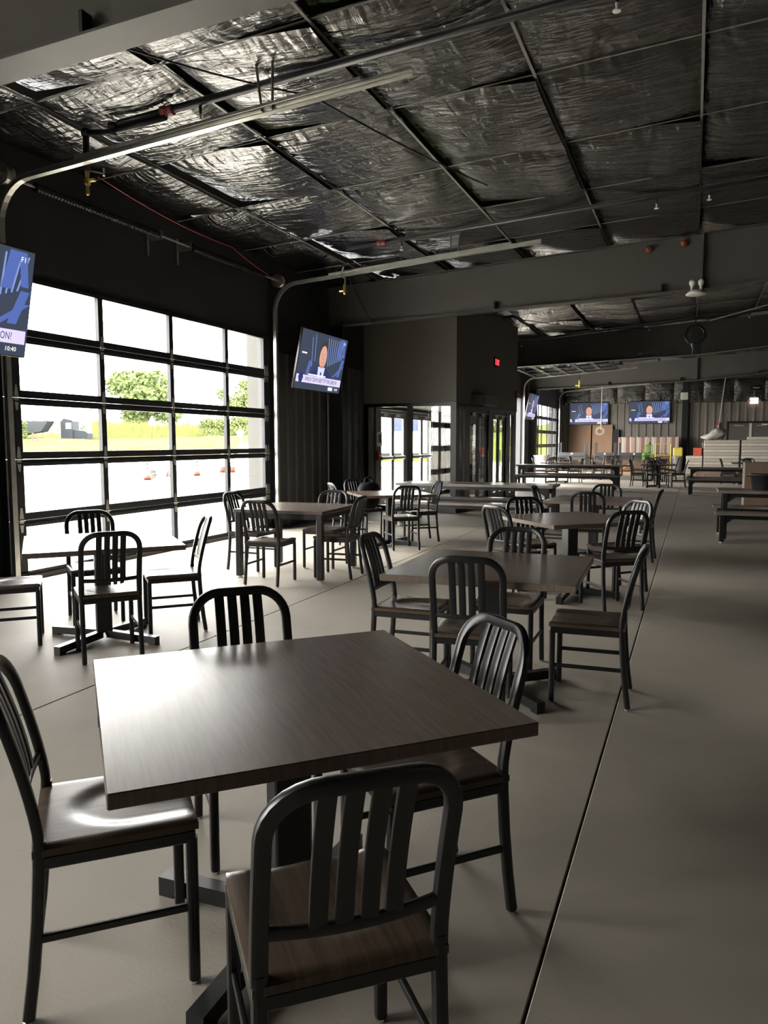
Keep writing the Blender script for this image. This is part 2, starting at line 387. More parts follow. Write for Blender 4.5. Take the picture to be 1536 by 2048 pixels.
# ------------------------------------------------------------------ glazed overhead doors
SEC_H = .6405
def section(parent, y0, y1, first, last, full=True):
    """one door section in local coords: y along the width, z up, outer plane x=0"""
    sec = thing('door_section'); sec.parent = parent
    w = y1 - y0; b = MB(); t = .05; rl = .075
    b.box((0, y0, 0), (t, y1, rl + (.02 if first else 0))); b.box((0, y0, SEC_H - rl), (t, y1, SEC_H - .004))
    b.box((0, y0, rl), (t, y0 + .2, SEC_H - rl)); b.box((0, y1 - .15, rl), (t, y1, SEC_H - rl))
    yy = [y0 + .2] + [y0 + .1 + w * k / 4 for k in (1, 2, 3)] + [y1 - .15]
    for c in yy[1:-1]: b.box((0, c - .04, rl), (t, c + .04, SEC_H - rl))
    b.box((t, y0 + .02, SEC_H - .05), (t + .012, y1 - .02, SEC_H - .035))
    b.obj('section_frame', FRAME, sec)
    for k in range(4):
        a = yy[k] + (.04 if k else 0); c = yy[k + 1] - (.04 if k < 3 else 0)
        MB().box((.018, a, rl), (.024, c, SEC_H - rl)).obj('glass_pane', GLASS, sec)
    if full and not last:
        hy = [y0 + .05, y0 + .14] + [v for v in yy[1:-1]] + [y1 - .12, y1 - .05]
        b = MB()
        for c in hy:
            for sg in (-1, 1):
                b.prism([(c - .03, SEC_H + sg * .012), (c + .03, SEC_H + sg * .012), (c + .012, SEC_H + sg * .13), (c - .012, SEC_H + sg * .13)][::sg], t, t + .006, 'x')
            b.tube([(t + .012, c - .035, SEC_H), (t + .012, c + .035, SEC_H)], .009, 6)
        b.obj('hinge_set', ALU, sec)
    return sec
def tracks(parent, y, side, xr=-2.08, slope=.068):
    xt = WX + .13; r = .42; z0 = 3.58; path = [(xt, y, .05), (xt, y, z0)]
    for k in range(1, 9):
        a = R((90 - math.degrees(math.atan(slope))) * k / 8)
        path.append((xt + r - r * math.cos(a), y, z0 + r * math.sin(a)))
    x1, z1 = path[-1][0], path[-1][2]; path.append((xr, y, z1 + (xr - x1) * slope))
    b = MB(); b.sweep(path, [(-.025, -.03), (.025, -.03), (.025, .03), (.018, .03), (.018, -.022), (-.018, -.022), (-.018, .03), (-.025, .03)], (0, side, 0)); b.obj('track', ALU, parent)
    b = MB(); zb = lambda x: z1 + (x - x1) * slope
    b.sweep([(-5.4, y + side * .0, zb(-5.4) + .042), (-2.5, y, zb(-2.5) + .042)], rprof(.05, .03, .1), (0, 0, 1)); b.obj('track_angle', ALU, parent)
    b = MB(); xh = -3.35
    for q in (-.05, .05): b.sweep([(xh + q, y, zb(xh)), (xh + q * 1.6, y + side * .04, cz(xh))], rprof(.035, .006, .1), (1, 0, 0))
    b.sweep([(xh - .1, y + side * .04, cz(xh) - .02), (xh + .1, y + side * .04, cz(xh) - .02)], rprof(.04, .03, .1)); b.obj('track_hanger', ALU, parent)
    b = MB(); b.box((WX, y + side * .04, 0), (WX + .1, y + side * .047, 3.55)); b.box((WX, min(y + side * .01, y + side * .16), 0), (WX + .008, max(y + side * .01, y + side * .16), 4.2)); b.obj('jamb_angle', FRAME, parent)
def overhead_door(n, y0, y1, label, raised=False, springs=True):
    d = struct(thing('door_%d' % n), label, 'garage door')
    for k in range(5):
        s_ = section(d, y0 + .02, y1 - .02, k == 0, k == 4)
        if not raised: s_.location = (WX - .03, 0, k * SEC_H)
        else:
            x = -5.95 + k * SEC_H
            s_.location = (x, 0, 4.05 + .068 * (x + 6.0)); s_.rotation_euler = (0, R(90 - 3.9), 0)
    for y, sd in ((y0 - .03, -1), (y1 + .03, 1)): tracks(d, y, sd)
    if springs:
        xs, zs = WX + .2, 4.05; ym = (y0 + y1) / 2
        MB().tube([(xs, y0 - .15, zs), (xs, y1 + .15, zs)], .014, 8).obj('torsion_shaft', ALU, d)
        for a, c in ((y0 + .35, ym - .35), (ym + .35, y1 - .45)):
            pr = []; L = c - a; nn = 44
            b = MB(); b.tube([(xs, a + L * i / (nn * 2), zs) for i in range(nn * 2 + 1)], .048, 10, scale=[1 - .13 * (i % 2) for i in range(nn * 2 + 1)]); b.obj('torsion_spring', STEEL, d)
        for y in (y0 - .02, y1 + .02):
            Mx = Matrix.Translation((xs, y, zs)) @ Matrix.Rotation(R(90), 4, 'X')
            MB().lathe([(.03, -.05), (.1, -.05), (.1, -.03), (.08, -.02), (.08, .03), (.1, .04), (.1, .05), (.03, .05)], 20, Mx).obj('cable_drum', ALU, d)
        for y in (ym - .3, ym + .3):
            b = MB(); b.box((WX, y - .015, zs - .22), (WX + .012, y + .015, zs + .12)); b.box((WX, y - .006, zs - .05), (xs + .03, y + .006, zs + .06)); b.obj('spring_bracket', ALU, d)
    MB().box((WX - .02, y0, -.005), (WX + .05, y1, .05)).obj('bottom_seal', STEEL, d)
    return d
overhead_door(1, *OPEN[1][:2], 'closed glazed garage door with 20 panes beside the cafe tables')
overhead_door(2, *OPEN[3][:2], 'raised open garage door lying flat under the ceiling', raised=True, springs=False)
overhead_door(3, *OPEN[4][:2], 'closed glazed garage door by the end wall corner')
overhead_door(6, *OPEN[0][:2], 'closed glazed garage door behind the photographer', springs=False)

# ------------------------------------------------------------------ glass vestibule
VX, VY0, VY1, VZ = -4.53, 14.89, 20.45, 2.26
vw = struct(thing('wall_vestibule'), 'plain taupe box wall above the glass entrance vestibule', 'wall')
b = MB(); b.box((WX, VY0 - .06, VZ), (VX + .06, VY0 + .06, cz(VX))); b.obj('front_panel', DRYWALL, vw)
b = MB(); b.box((VX - .06, VY0 + .06, VZ), (VX + .06, VY1 - .06, cz(VX))); b.obj('side_panel', DRYWALL, vw)
b = MB(); b.box((WX, VY1 - .06, VZ), (VX + .06, VY1 + .06, cz(VX))); b.obj('rear_panel', DRYWALL, vw)
b = MB(); b.box((WX, VY0, VZ + .02), (VX, VY1, VZ + .06)); b.obj('soffit', DRYWALL, vw)
def store(n, label, posts, panes, rails, axis, fixed):
    """glazed storefront: posts/panes are (a0,a1) along the axis, fixed = the other coordinate"""
    w = struct(thing('window_%d' % n), label, 'window')
    def bx(mb, a0, a1, z0, z1, t):
        if axis == 'y': mb.box((fixed - t, a0, z0), (fixed + t, a1, z1))
        else: mb.box((a0, fixed - t, z0), (a1, fixed + t, z1))
    for (a0, a1) in posts: q = MB(); bx(q, a0, a1, 0, VZ, .055); q.obj('mullion', STEEL, w)
    for (a0, a1, z0, z1) in rails: q = MB(); bx(q, a0, a1, z0, z1, .05); q.obj('rail', STEEL, w)
    for (a0, a1, z0, z1) in panes: q = MB(); bx(q, a0, a1, z0, z1, .004); q.obj('glass_pane', DGLASS, w)
    return w
store(1, 'two tall fixed panes on the near end of the vestibule', [(-6.5, -6.41), (-5.53, -5.44), (-4.59, -4.47)],
      [(-6.41, -5.53, .12, VZ - .07), (-5.44, -4.59, .12, VZ - .07)], [(-6.41, -5.53, 0, .12), (-5.44, -4.59, 0, .12), (-6.41, -5.53, VZ - .07, VZ), (-5.44, -4.59, VZ - .07, VZ)], 'x', VY0)
store(2, 'dark framed glass side of the vestibule along the aisle', [(14.95, 15.12), (15.5, 15.9), (17.5, 17.95), (19.3, 19.75), (20.3, 20.45)],
      [(15.12, 15.5, .12, VZ - .07), (19.75, 20.3, .12, VZ - .07)], [(15.12, 15.5, 0, .12), (19.75, 20.3, 0, .12), (15.12, 20.3, VZ - .09, VZ)], 'y', VX)
store(3, 'glass panes on the far end of the vestibule', [(-6.5, -6.41), (-5.53, -5.44)],
      [(-6.41, -5.53, .12, VZ - .07), (-5.44, -4.59, .12, VZ - .07)], [(-6.41, -5.53, 0, .12), (-5.44, -4.59, 0, .12), (-6.41, -4.59, VZ - .07, VZ)], 'x', VY1)
def glass_doors(n, label, x, pairs, head, fm, bar=True, gm=GLASS):
    d = struct(thing('door_%d' % n), label, 'glass door')
    for (y0, y1) in pairs:
        ym = (y0 + y1) / 2
        for (a, c) in ((y0 + .01, ym - .005), (ym + .005, y1 - .01)):
            lf = thing('door_leaf'); lf.parent = d
            q = MB(); q.box((x - .025, a, .02), (x + .025, a + .07, head)); q.box((x - .025, c - .07, .02), (x + .025, c, head))
            q.box((x - .025, a + .07, .02), (x + .025, c - .07, .22)); q.box((x - .025, a + .07, head - .1), (x + .025, c - .07, head)); q.obj('leaf_frame', fm, lf)
            MB().box((x - .004, a + .07, .22), (x + .004, c - .07, head - .1)).obj('glass_pane', gm, lf)
            if bar:
                q = MB(); q.box((x + .04, a + .03, 1.06), (x + .08, c - .03, 1.12)); q.box((x + .02, a + .03, 1.05), (x + .06, a + .09, 1.13)); q.box((x + .02, c - .09, 1.05), (x + .06, c - .03, 1.13)); q.obj('push_bar', ALU, lf)
            else:
                q = MB(); q.tube([(x + .03, c - .12, .85), (x + .09, c - .12, .85), (x + .09, c - .12, 1.25), (x + .03, c - .12, 1.25)], .012, 8, (0, 1, 0)); q.obj('pull_handle', STEEL, lf)
            q = MB(); q.box((x + .025, a + .1, head - .07), (x + .075, a + .36, head - .01)); q.sweep([(x + .06, a + .2, head), (x + .16, a + .42, head - .01), (x + .04, c - .1, head - .01)], rprof(.02, .01)); q.obj('door_closer', ALU, lf)
        q = MB(); q.box((x - .04, y0 - .06, head + .005), (x + .04, y1 + .06, head + .07)); q.box((x - .04, y0 - .06, 0), (x + .04, y0, head)); q.box((x - .04, y1, 0), (x + .04, y1 + .06, head)); q.obj('door_frame', fm, d)
    return d
GREYALU = mat('grey_anodised_frame', (.16, .16, .165), .4)
glass_doors(4, 'two pairs of grey framed glass street doors with push bars inside the vestibule', WX - .06, [(15.82, 17.4), (17.85, 19.48)], 2.12, GREYALU)
glass_doors(5, 'black framed glass doors on the aisle side of the vestibule', VX, [(15.9, 17.5), (17.95, 19.3)], VZ - .16, STEEL, bar=False, gm=DGLASS)
MB().box((WX - .1, 17.46, 0), (WX, 17.79, 2.2)).obj('door_post', GREYALU, bpy.data.objects['door_4'])

# ------------------------------------------------------------------ things on the vestibule
t = thing('air_curtain', 'grey box unit mounted above the vestibule doors', 'air unit', (VX + .06, 16.0, 2.25))
MB().bbox((0, 0, 0), (.3, 1.1, .24), .02).obj('housing', mat('grey_metal_box', (.15, .145, .135), .45), t)
MB().box((.05, .05, -.02), (.25, 1.05, 0)).obj('grille', STEEL, t)
def text_mesh(txt, size, mt, name, parent, loc, rot, ext=.002, align='CENTER'):
    cu = bpy.data.curves.new('t', 'FONT'); cu.body = txt; cu.size = size; cu.extrude = ext; cu.align_x = align; cu.align_y = 'CENTER'; cu.resolution_u = 2
    o = bpy.data.objects.new('t', cu); COL.objects.link(o)
    dg = bpy.context.evaluated_depsgraph_get(); me = bpy.data.meshes.new_from_object(o.evaluated_get(dg))
    bpy.data.objects.remove(o); me.materials.clear(); me.materials.append(mt); me.name = name
    r = bpy.data.objects.new(name, me); COL.objects.link(r); r.parent = parent; r.location = loc; r.rotation_euler = rot
    return r
EXITRED = emis('lit_red', (1, .04, .05), 1.6); 
t = thing('exit_sign', 'small lit red exit sign on the side of the vestibule box', 'exit sign', (VX + .06, 18.08, 3.35))
MB().bbox((0, -.2, -.13), (.04, .2, .13), .008).obj('case', mat('dark_sign_case', (.06, .05, .05), .5), t)
text_mesh('EXIT', .2, emis('dim_lit_red', (1, .04, .05), .9), 'lettering', t, (.042, 0, 0), (R(90), 0, R(90)))
t = thing('exit_sign', 'lit red and white exit sign high on the ribbed end wall', 'exit sign', (2.66, YEND - .2, 3.44))
MB().bbox((-.19, -.03, -.14), (.19, .03, .14), .02).obj('case', emis('sign_pink', (1, .62, .6), .9), t)
text_mesh('EXIT', .19, EXITRED, 'lettering', t, (0, -.034, 0), (R(90), 0, 0))
for sx in (-1, 1):
    q = MB(); q.lathe([(.01, -.03), (.05, -.03), (.06, .04), (.01, .05)], 12, Matrix.Translation((sx * .23, 0, 0)) @ Matrix.Rotation(R(90), 4, 'X')); q.obj('lamp_head', WHITE, t)
MB().tube([(0, 0, .14), (0, 0, .5)], .012, 6).obj('stem', WHITE, t)
t = thing('fire_strobe', 'red fire strobe at the far corner of the vestibule box', 'alarm', (VX + .06, 20.3, 2.72))
MB().bbox((0, -.07, -.1), (.05, .07, .1), .012).obj('body', RED, t); MB().bbox((.05, -.03, -.05), (.08, .03, .05), .01).obj('lens', WHITE, t)
t = thing('card_reader', 'white control panel on the siding inside the vestibule', 'control panel', (WX + .05, 15.5, 1.52))
MB().bbox((0, -.14, -.16), (.04, .14, .16), .01).obj('body', WHITE, t); MB().box((.04, -.08, -.08), (.045, .08, .1)).obj('display', mat('dark_lcd', (.05, .06, .05), .3), t)
t = thing('pull_station', 'red pull station on the siding inside the vestibule', 'alarm', (WX + .05, 15.45, 1.15))
MB().bbox((0, -.06, -.1), (.05, .06, .1), .01).obj('body', RED, t); MB().box((.05, -.04, -.01), (.07, .04, .03)).obj('handle', WHITE, t)

# ------------------------------------------------------------------ chairs
def make_chair():
    t = thing('dining_chair'); S = 1.0
    TP = rprof(.031, .031, .3)
    # seat with a scooped saddle
    n = 26; vs = []; fs = []; hw, y0, y1, zt = .197, -.188, .215, .457
    for j in range(n + 1):
        for i in range(n + 1):
            u, v = 2 * i / n - 1, 2 * j / n - 1
            uu, vv = u, v
            if abs(u) > .9 and v > .9: pass
            d = math.hypot(u / .74, (v - .25) / .86) if v < .25 else max(abs(u) / .74, .0)
            sd = lambda e0, e1, x: max(0, min(1, (x - e0) / (e1 - e0))) ** 2 * (3 - 2 * max(0, min(1, (x - e0) / (e1 - e0))))
            scoop = (1 - sd(.72, 1.04, d)) * .0095
            ridge = .003 * math.exp(-(u / .16) ** 2) * sd(-.1, .8, v)
            ed = max(abs(u), abs(v)); rnd = .006 * sd(.94, 1, ed) ** 2
            cr = .018
            x = u * hw; y = y0 + (v + 1) / 2 * (y1 - y0)
            vs.append((x * (1 - .02 * max(0, v - .8) * 5 * (abs(u) > .95)), y, zt - scoop + ridge - rnd))
    top = len(vs)
    for j in range(n):
        for i in range(n): a = j * (n + 1) + i; fs.append((a, a + 1, a + n + 2, a + n + 1))
    rim = [i for i in range(n + 1)] + [j * (n + 1) + n for j in range(1, n + 1)] + [n * (n + 1) + i for i in range(n - 1, -1, -1)] + [j * (n + 1) for j in range(n - 1, 0, -1)]
    for i in rim: vs.append((vs[i][0] * 1.0, vs[i][1], zt - .024))
    L = len(rim)
    for k in range(L): fs.append((rim[(k + 1) % L], rim[k], top + k, top + (k + 1) % L))
    fs.append(tuple(top + k for k in range(L - 1, -1, -1)))
    q = MB(); q.add(vs, [tuple(reversed(f)) for f in fs] if False else fs); o = q.obj('seat', SEATWOOD, t); autosmooth(o, 50)
    q = MB()
    for (a, c) in (((-.196, -.186, .398), (.196, -.162, .433)), ((-.196, .182, .398), (.196, .206, .433)), ((-.196, -.165, .398), (-.174, .19, .433)), ((.174, -.165, .398), (.196, .19, .433))): q.bbox(a, c, .004)
    q.obj('seat_frame', STEEL, t)
    G = MB().lathe([(.012, 0), (.015, .002), (.015, .008), (.008, .014)], 10).mesh('glide', CHROME)
    LF = MB().sweep([(0, 0, .012), (0, 0, .41)], TP, (0, 1, 0)).mesh('leg', STEEL)
    prof = [(-.212, .012), (-.196, .13), (-.182, .27), (-.174, .40), (-.172, .47)]
    LR = MB().sweep([(0, y, z) for y, z in prof], TP, (0, 1, 0)).mesh('leg', STEEL)
    autos = []
    for sx in (-1, 1):
        l = inst(LF, 'leg', t, (sx * .182, .196, 0)); inst(G, 'glide', l)
        l = inst(LR, 'leg', t, (sx * .182, 0, 0)); inst(G, 'glide', l, (0, -.212, 0))
        q = MB(); q.sweep([(sx * .182, .19, .215), (sx * .182, -.187, .215)], rprof(.014, .022, .3), (0, 0, 1)); q.obj('stretcher', STEEL, t)
    def yb(z): # rake of the back
        if z < .47: return -.172
        return -.172 - .098 * ((z - .47) / .4) ** 1.35
    def bow(x): return .022 * (1 - (x / .182) ** 2)
    path = []; r = .105; ztop = .866
    for k in range(8): z = .45 + (ztop - r - .45) * k / 7; path.append((-.182, z))
    for k in range(1, 8): a = R(180 - 90 * k / 7); path.append((-.182 + r + r * math.cos(a), ztop - r + r * math.sin(a)))
    half = path; full = half + [(-x, z) for x, z in half[::-1]]
    q = MB(); P3 = [(x, yb(z) - bow(x) * max(0, (z - .6) / .27), z) for x, z in full]
    q.sweep(P3, rprof(.035, .026, .3), (0, 1, 0)); o = q.obj('back_frame', STEEL, t); autosmooth(o, 40)
    q = MB(); q.sweep([(x, yb(.555) - bow(x) * .9, .555 - .004 * (1 - (x / .18) ** 2)) for x in [-.178 + .356 * k / 10 for k in range(11)]], rprof(.014, .026, .3), (0, 0, 1)); o = q.obj('back_rail', STEEL, t); autosmooth(o, 40)
    for xs in (-.075, -.025, .025, .075):
        pts = []
        for k in range(9):
            z = .556 + (ztop - .556) * k / 8; w = .9 + (max(0, (z - .6) / .27) - .9) * k / 8
            pts.append((xs, yb(z) - bow(xs) * w, z))
        q = MB(); q.sweep(pts, rprof(.037, .012, .3), (0, 1, 0)); o = q.obj('slat', STEEL, t); autosmooth(o, 40)
    return t
T = {  # tables: x, y, rotation, description
 'A': (-1.077, 1.89, 44.6, 'the blue-taped table'), 'B': (-4.0, 4.31, 46.8, 'the glaring garage-door table'),
 'C': (-4.065, 7.42, 3.5, 'the four-legged table'), 'D': (-3.955, 9.93, 37, 'the table nearest the vestibule'),
 'E': (-1.054, 4.285, 2.1, 'the square-set middle table'), 'F': (-1.055, 7.25, 42.7, 'the second diamond-set aisle table'),
 'G': (-1.135, 9.78, -3.5, 'the aisle table nearest the benches')}
BACK = {'N': 'its back toward the end wall', 'S': 'facing the end wall', 'E': 'its back toward the open aisle', 'W': 'its back toward the garage-door wall',
        'NE': 'its back toward aisle and end wall', 'SE': 'its back to the aisle', 'NW': 'its back toward the vestibule', 'SW': 'its back to the garage wall'}
CH = [('A', 'SW', -1.470, 1.584, -46.5), ('A', 'NW', -1.457, 2.311, -136.3), ('A', 'NE', -.753, 2.18, 136.5), ('A', 'SE', -.692, 1.383, 41.2),
      ('B', 'SE', -3.677, 4.004, 49.7), ('B', 'NE', -3.73, 4.78, 134.7), ('B', 'NW', -4.517, 4.784, -130.2), ('B', 'SW', -4.547, 3.968, -45.6),
      ('C', 'W', -4.665, 7.417, -92), ('C', 'S', -4.02, 6.736, 3.6), ('C', 'E', -3.532, 7.343, 94.7), ('C', 'N', -3.966, 7.9, 181.9),
      ('D', 'SE', -3.656, 9.582, 40.3), ('D', 'NE', -3.681, 10.465, 128.6), ('D', 'NW', -4.66, 10.6, -118.4), ('D', 'SW', -4.56, 9.86, -46.1),
      ('E', 'W', -1.602, 4.366, -88.4), ('E', 'S', -1.076, 3.917, 7.2), ('E', 'E', -.505, 4.37, 92.4), ('E', 'N', -1.071, 4.748, 180.4),
      ('F', 'SW', -1.496, 6.92, -36.4), ('F', 'NW', -1.498, 7.631, -150.8), ('F', 'NE', -.655, 7.616, 137.1), ('F', 'SE', -.632, 6.837, 36.2),
      ('G', 'W', -1.66, 10.0, -90), ('G', 'S', -1.133, 9.241, 4.3), ('G', 'N', -1.06, 10.4, 182.3), ('G', 'E', -.615, 9.734, 88)]
chair0 = make_chair(); first = True
def chair(x, y, deg, label, group='cafe chairs'):
    global first
    if first:
        first = False; o = chair0; o.location = (x, y, 0); o.rotation_euler = (0, 0, R(deg)); tag(o, label, 'chair', group); return o
    o = dup(chair0, label, group, (x, y, 0), R(deg)); o['category'] = 'chair'
    return o
for (k, sd, x, y, a) in CH:
    chair(x, y, a, 'black slat-back chair at %s, %s' % (T[k][3], BACK[sd]), 'black cafe chairs')

# ------------------------------------------------------------------ tables
TS, TZ = 1.04, .74
def make_pedestal():
    t = thing('cafe_table')
    MB().bbox((-TS / 2, -TS / 2, TZ - .036), (TS / 2, TS / 2, TZ), .0025).obj('tabletop', TOPWOOD, t)
    MB().bbox((-.055, -.055, .06), (.055, .055, TZ - .045), .006).obj('column', STEEL, t)
    MB().box((-.22, -.22, TZ - .046), (.22, .22, TZ - .036)).obj('mounting_plate', STEEL, t)
    for k in range(4):
        q = MB(); M = Matrix.Rotation(R(45 + 90 * k), 4, 'Z')
        q.prism([(.04, .075), (.47, .062), (.47, 0), (.415, 0), (.41, .012), (.04, .022)], -.026, .026, 'y', M); q.obj('base_arm', STEEL, t)
    return t
ped = make_pedestal()
PLAB = {'A': 'taupe wood cafe table with a small blue tape mark on its edge', 'B': 'cafe table set cornerwise whose top glares white beside the garage door', 'D': 'pedestal table set cornerwise in front of the vestibule, paper and bag around it',
        'E': 'pedestal table set square between two cornerwise tables', 'F': 'cornerwise pedestal table between the square-set table and the one by the benches', 'G': 'square-set pedestal table nearest the long benches'}
one = True
for k, lb in PLAB.items():
    x, y, a, _ = T[k]
    if one: o = ped; one = False; tag(o, lb, 'table', 'square pedestal tables'); o.location = (x, y, 0); o.rotation_euler = (0, 0, R(a))
    else: o = dup(ped, lb, 'square pedestal tables', (x, y, 0), R(a)); o['category'] = 'table'
x, y, a, _ = T['C']
t = thing('dining_table', 'square taupe table on four black corner posts by the garage door', 'table', (x, y, 0), R(a))
MB().bbox((-TS / 2, -TS / 2, TZ - .034), (TS / 2, TS / 2, TZ), .0025).obj('tabletop', TOPWOOD, t)
q = MB()
for (u, v) in ((1, 0), (-1, 0), (0, 1), (0, -1)): q.cbox((u * .46, v * .46, TZ - .065), (.9 if v else .03, .9 if u else .03, .06))
q.obj('apron', STEEL, t)
for sx in (-1, 1):
    for sy in (-1, 1):
        l = MB().bbox((sx * .475 - .032, sy * .475 - .032, .015), (sx * .475 + .032, sy * .475 + .032, TZ - .034), .004).obj('leg', STEEL, t)
        MB().lathe([(.02, 0), (.026, .003), (.026, .015)], 10, Matrix.Translation((sx * .475, sy * .475, 0))).obj('glide', CHROME, l)
# sheet of paper on the chair by the vestibule table, bag on the other
tag(MB().box((-.1, -.14, 0), (.1, .14, .003)).obj('paper_sheet', mat('paper', (.8, .8, .8), .8)), 'white sheet of paper lying on a chair seat', 'paper')
bpy.data.objects['paper_sheet'].location = (-3.68, 9.6, .459); bpy.data.objects['paper_sheet'].rotation_euler = (0, 0, R(25))
t = thing('bag', 'slumped black bag with a handle on a chair near the vestibule', 'bag', (-4.56, 10.56, .45), R(-118))
q = MB(); n, mm = 18, 12; vs = []; fs = []
for j in range(mm + 1):
    ph = math.pi * j / mm - math.pi / 2
    for i in range(n):
        th = 2 * math.pi * i / n; c = max(0.02, math.cos(ph)) ** .5; z = .2 + .2 * math.copysign(abs(math.sin(ph)) ** .7, math.sin(ph))
        p = Vector((.2 * c * math.cos(th), .12 * c * math.sin(th), max(.002, z))); p += Vector((1, 1, .3)) * .02 * noise.noise(p * 9)
        vs.append(p)
for j in range(mm):
    for i in range(n): fs.append((j * n + i, j * n + (i + 1) % n, (j + 1) * n + (i + 1) % n, (j + 1) * n + i))
fs += [tuple(range(n - 1, -1, -1)), tuple(mm * n + i for i in range(n))]
q.add(vs, fs); q.obj('body', mat('black_nylon', (.006, .006, .007), .7, spec=.2), t, True)
MB().tube([(-.09, 0, .37), (-.07, 0, .45), (0, 0, .48), (.07, 0, .45), (.09, 0, .37)], .014, 8, (0, 1, 0)).obj('handle', MATS['black_nylon'], t)

# ------------------------------------------------------------------ long tables and benches
def long_piece(name, label, cat, x0, x1, y, w, z, group):
    t = thing(name, label, cat, ((x0 + x1) / 2, y, 0), 0, group); L = (x1 - x0) / 2
    MB().bbox((-L, -w / 2, z - .045), (L, w / 2, z), .004).obj('top', PLANKWOOD, t)
    q = MB(); q.box((-L + .12, -w / 2 + .05, z - .1), (L - .12, -w / 2 + .075, z - .045)); q.box((-L + .12, w / 2 - .075, z - .1), (L - .12, w / 2 - .05, z - .045)); q.obj('apron', STEEL, t)
    for sx in (-1, 1):
        for sy in (-1, 1):
            cx, cy = sx * (L - .1), sy * (w / 2 - .06)
            q = MB(); q.bbox((cx - .035, cy - .03, .02), (cx + .035, cy + .03, z - .045), .004)
            q.prism([(cx - sx * .035, z - .18), (cx - sx * .035, z - .1), (cx - sx * .14, z - .1)][::sx], cy - .02, cy + .02); l = q.obj('leg', STEEL, t)
            MB().lathe([(.02, 0), (.03, .004), (.03, .02)], 10, Matrix.Translation((cx, cy, 0))).obj('glide', CHROME, l)
    return t
SETS = [(-4.85, -2.1, 12.8, .65, 'in front of the glass vestibule'), (-5.2, -2.05, 24.2, .68, 'beside the raised garage door'), (-.12, 2.7, 23.0, .66, 'across the aisle before the white cartons'), (.36, 3.2, 12.55, .61, 'carrying the black tub')]
for (x0, x1, y, off, wh) in SETS:
    long_piece('long_table', 'long taupe communal table ' + wh, 'table', x0, x1, y, .76, .74, 'long communal tables')
    ref = {12.8: 'glass-vestibule', 24.2: 'raised-door', 23.0: 'white-carton', 12.55: 'black-tub'}[y]
    for sg, nm in ((-1, 'on the cafe-table side of the long %s table'), (1, 'on the end-wall side of the long %s table')):
        long_piece('bench', 'long backless bench ' + nm % ref, 'bench', x0 - .04, x1, y + sg * off, .3, .45, 'long benches')
t = thing('tub', 'round black tub standing on the long table', 'tub', (.98, 12.6, .74))
q = MB(); q.lathe([(.14, 0), (.145, .005), (.175, .21), (.19, .212), (.19, .235), (.172, .235), (.14, .02)], 24); q.obj('body', mat('black_rubber', (.018, .018, .019), .45), t, True)
for sg in (-1, 1): MB().tube([(sg * .18, -.05, .2), (sg * .22, -.03, .2), (sg * .22, .03, .2), (sg * .18, .05, .2)], .009, 6).obj('handle', MATS['black_rubber'], t)
CARD = mat('cardboard', (.24, .165, .11), .75, noise_s=4, noise_a=.1)
def carton(name, label, x0, x1, y0, y1, z0, z1, mt, flaps=False, group=None, cat='box'):
    t = thing(name, label, cat, ((x0 + x1) / 2, (y0 + y1) / 2, z0), 0, group); a, b_, h = (x1 - x0) / 2, (y1 - y0) / 2, z1 - z0
    MB().bbox((-a, -b_, 0), (a, b_, h), .005).obj('body', mt, t)
    MB().box((-a - .001, -.03, h - .1), (a + .001, .03, h + .002)).obj('tape', mat('brown_tape', (.30, .2, .1), .3), t)
    if flaps:
        MB().box((-a, -b_ - .012, h * .82), (a, -b_, h)).obj('flap', mt, t)
    return t
carton('cardboard_box', 'large brown cardboard box standing on the floor behind the black tub', 1.06, 2.3, 18.3, 19.1, 0, 1.0, CARD, True)

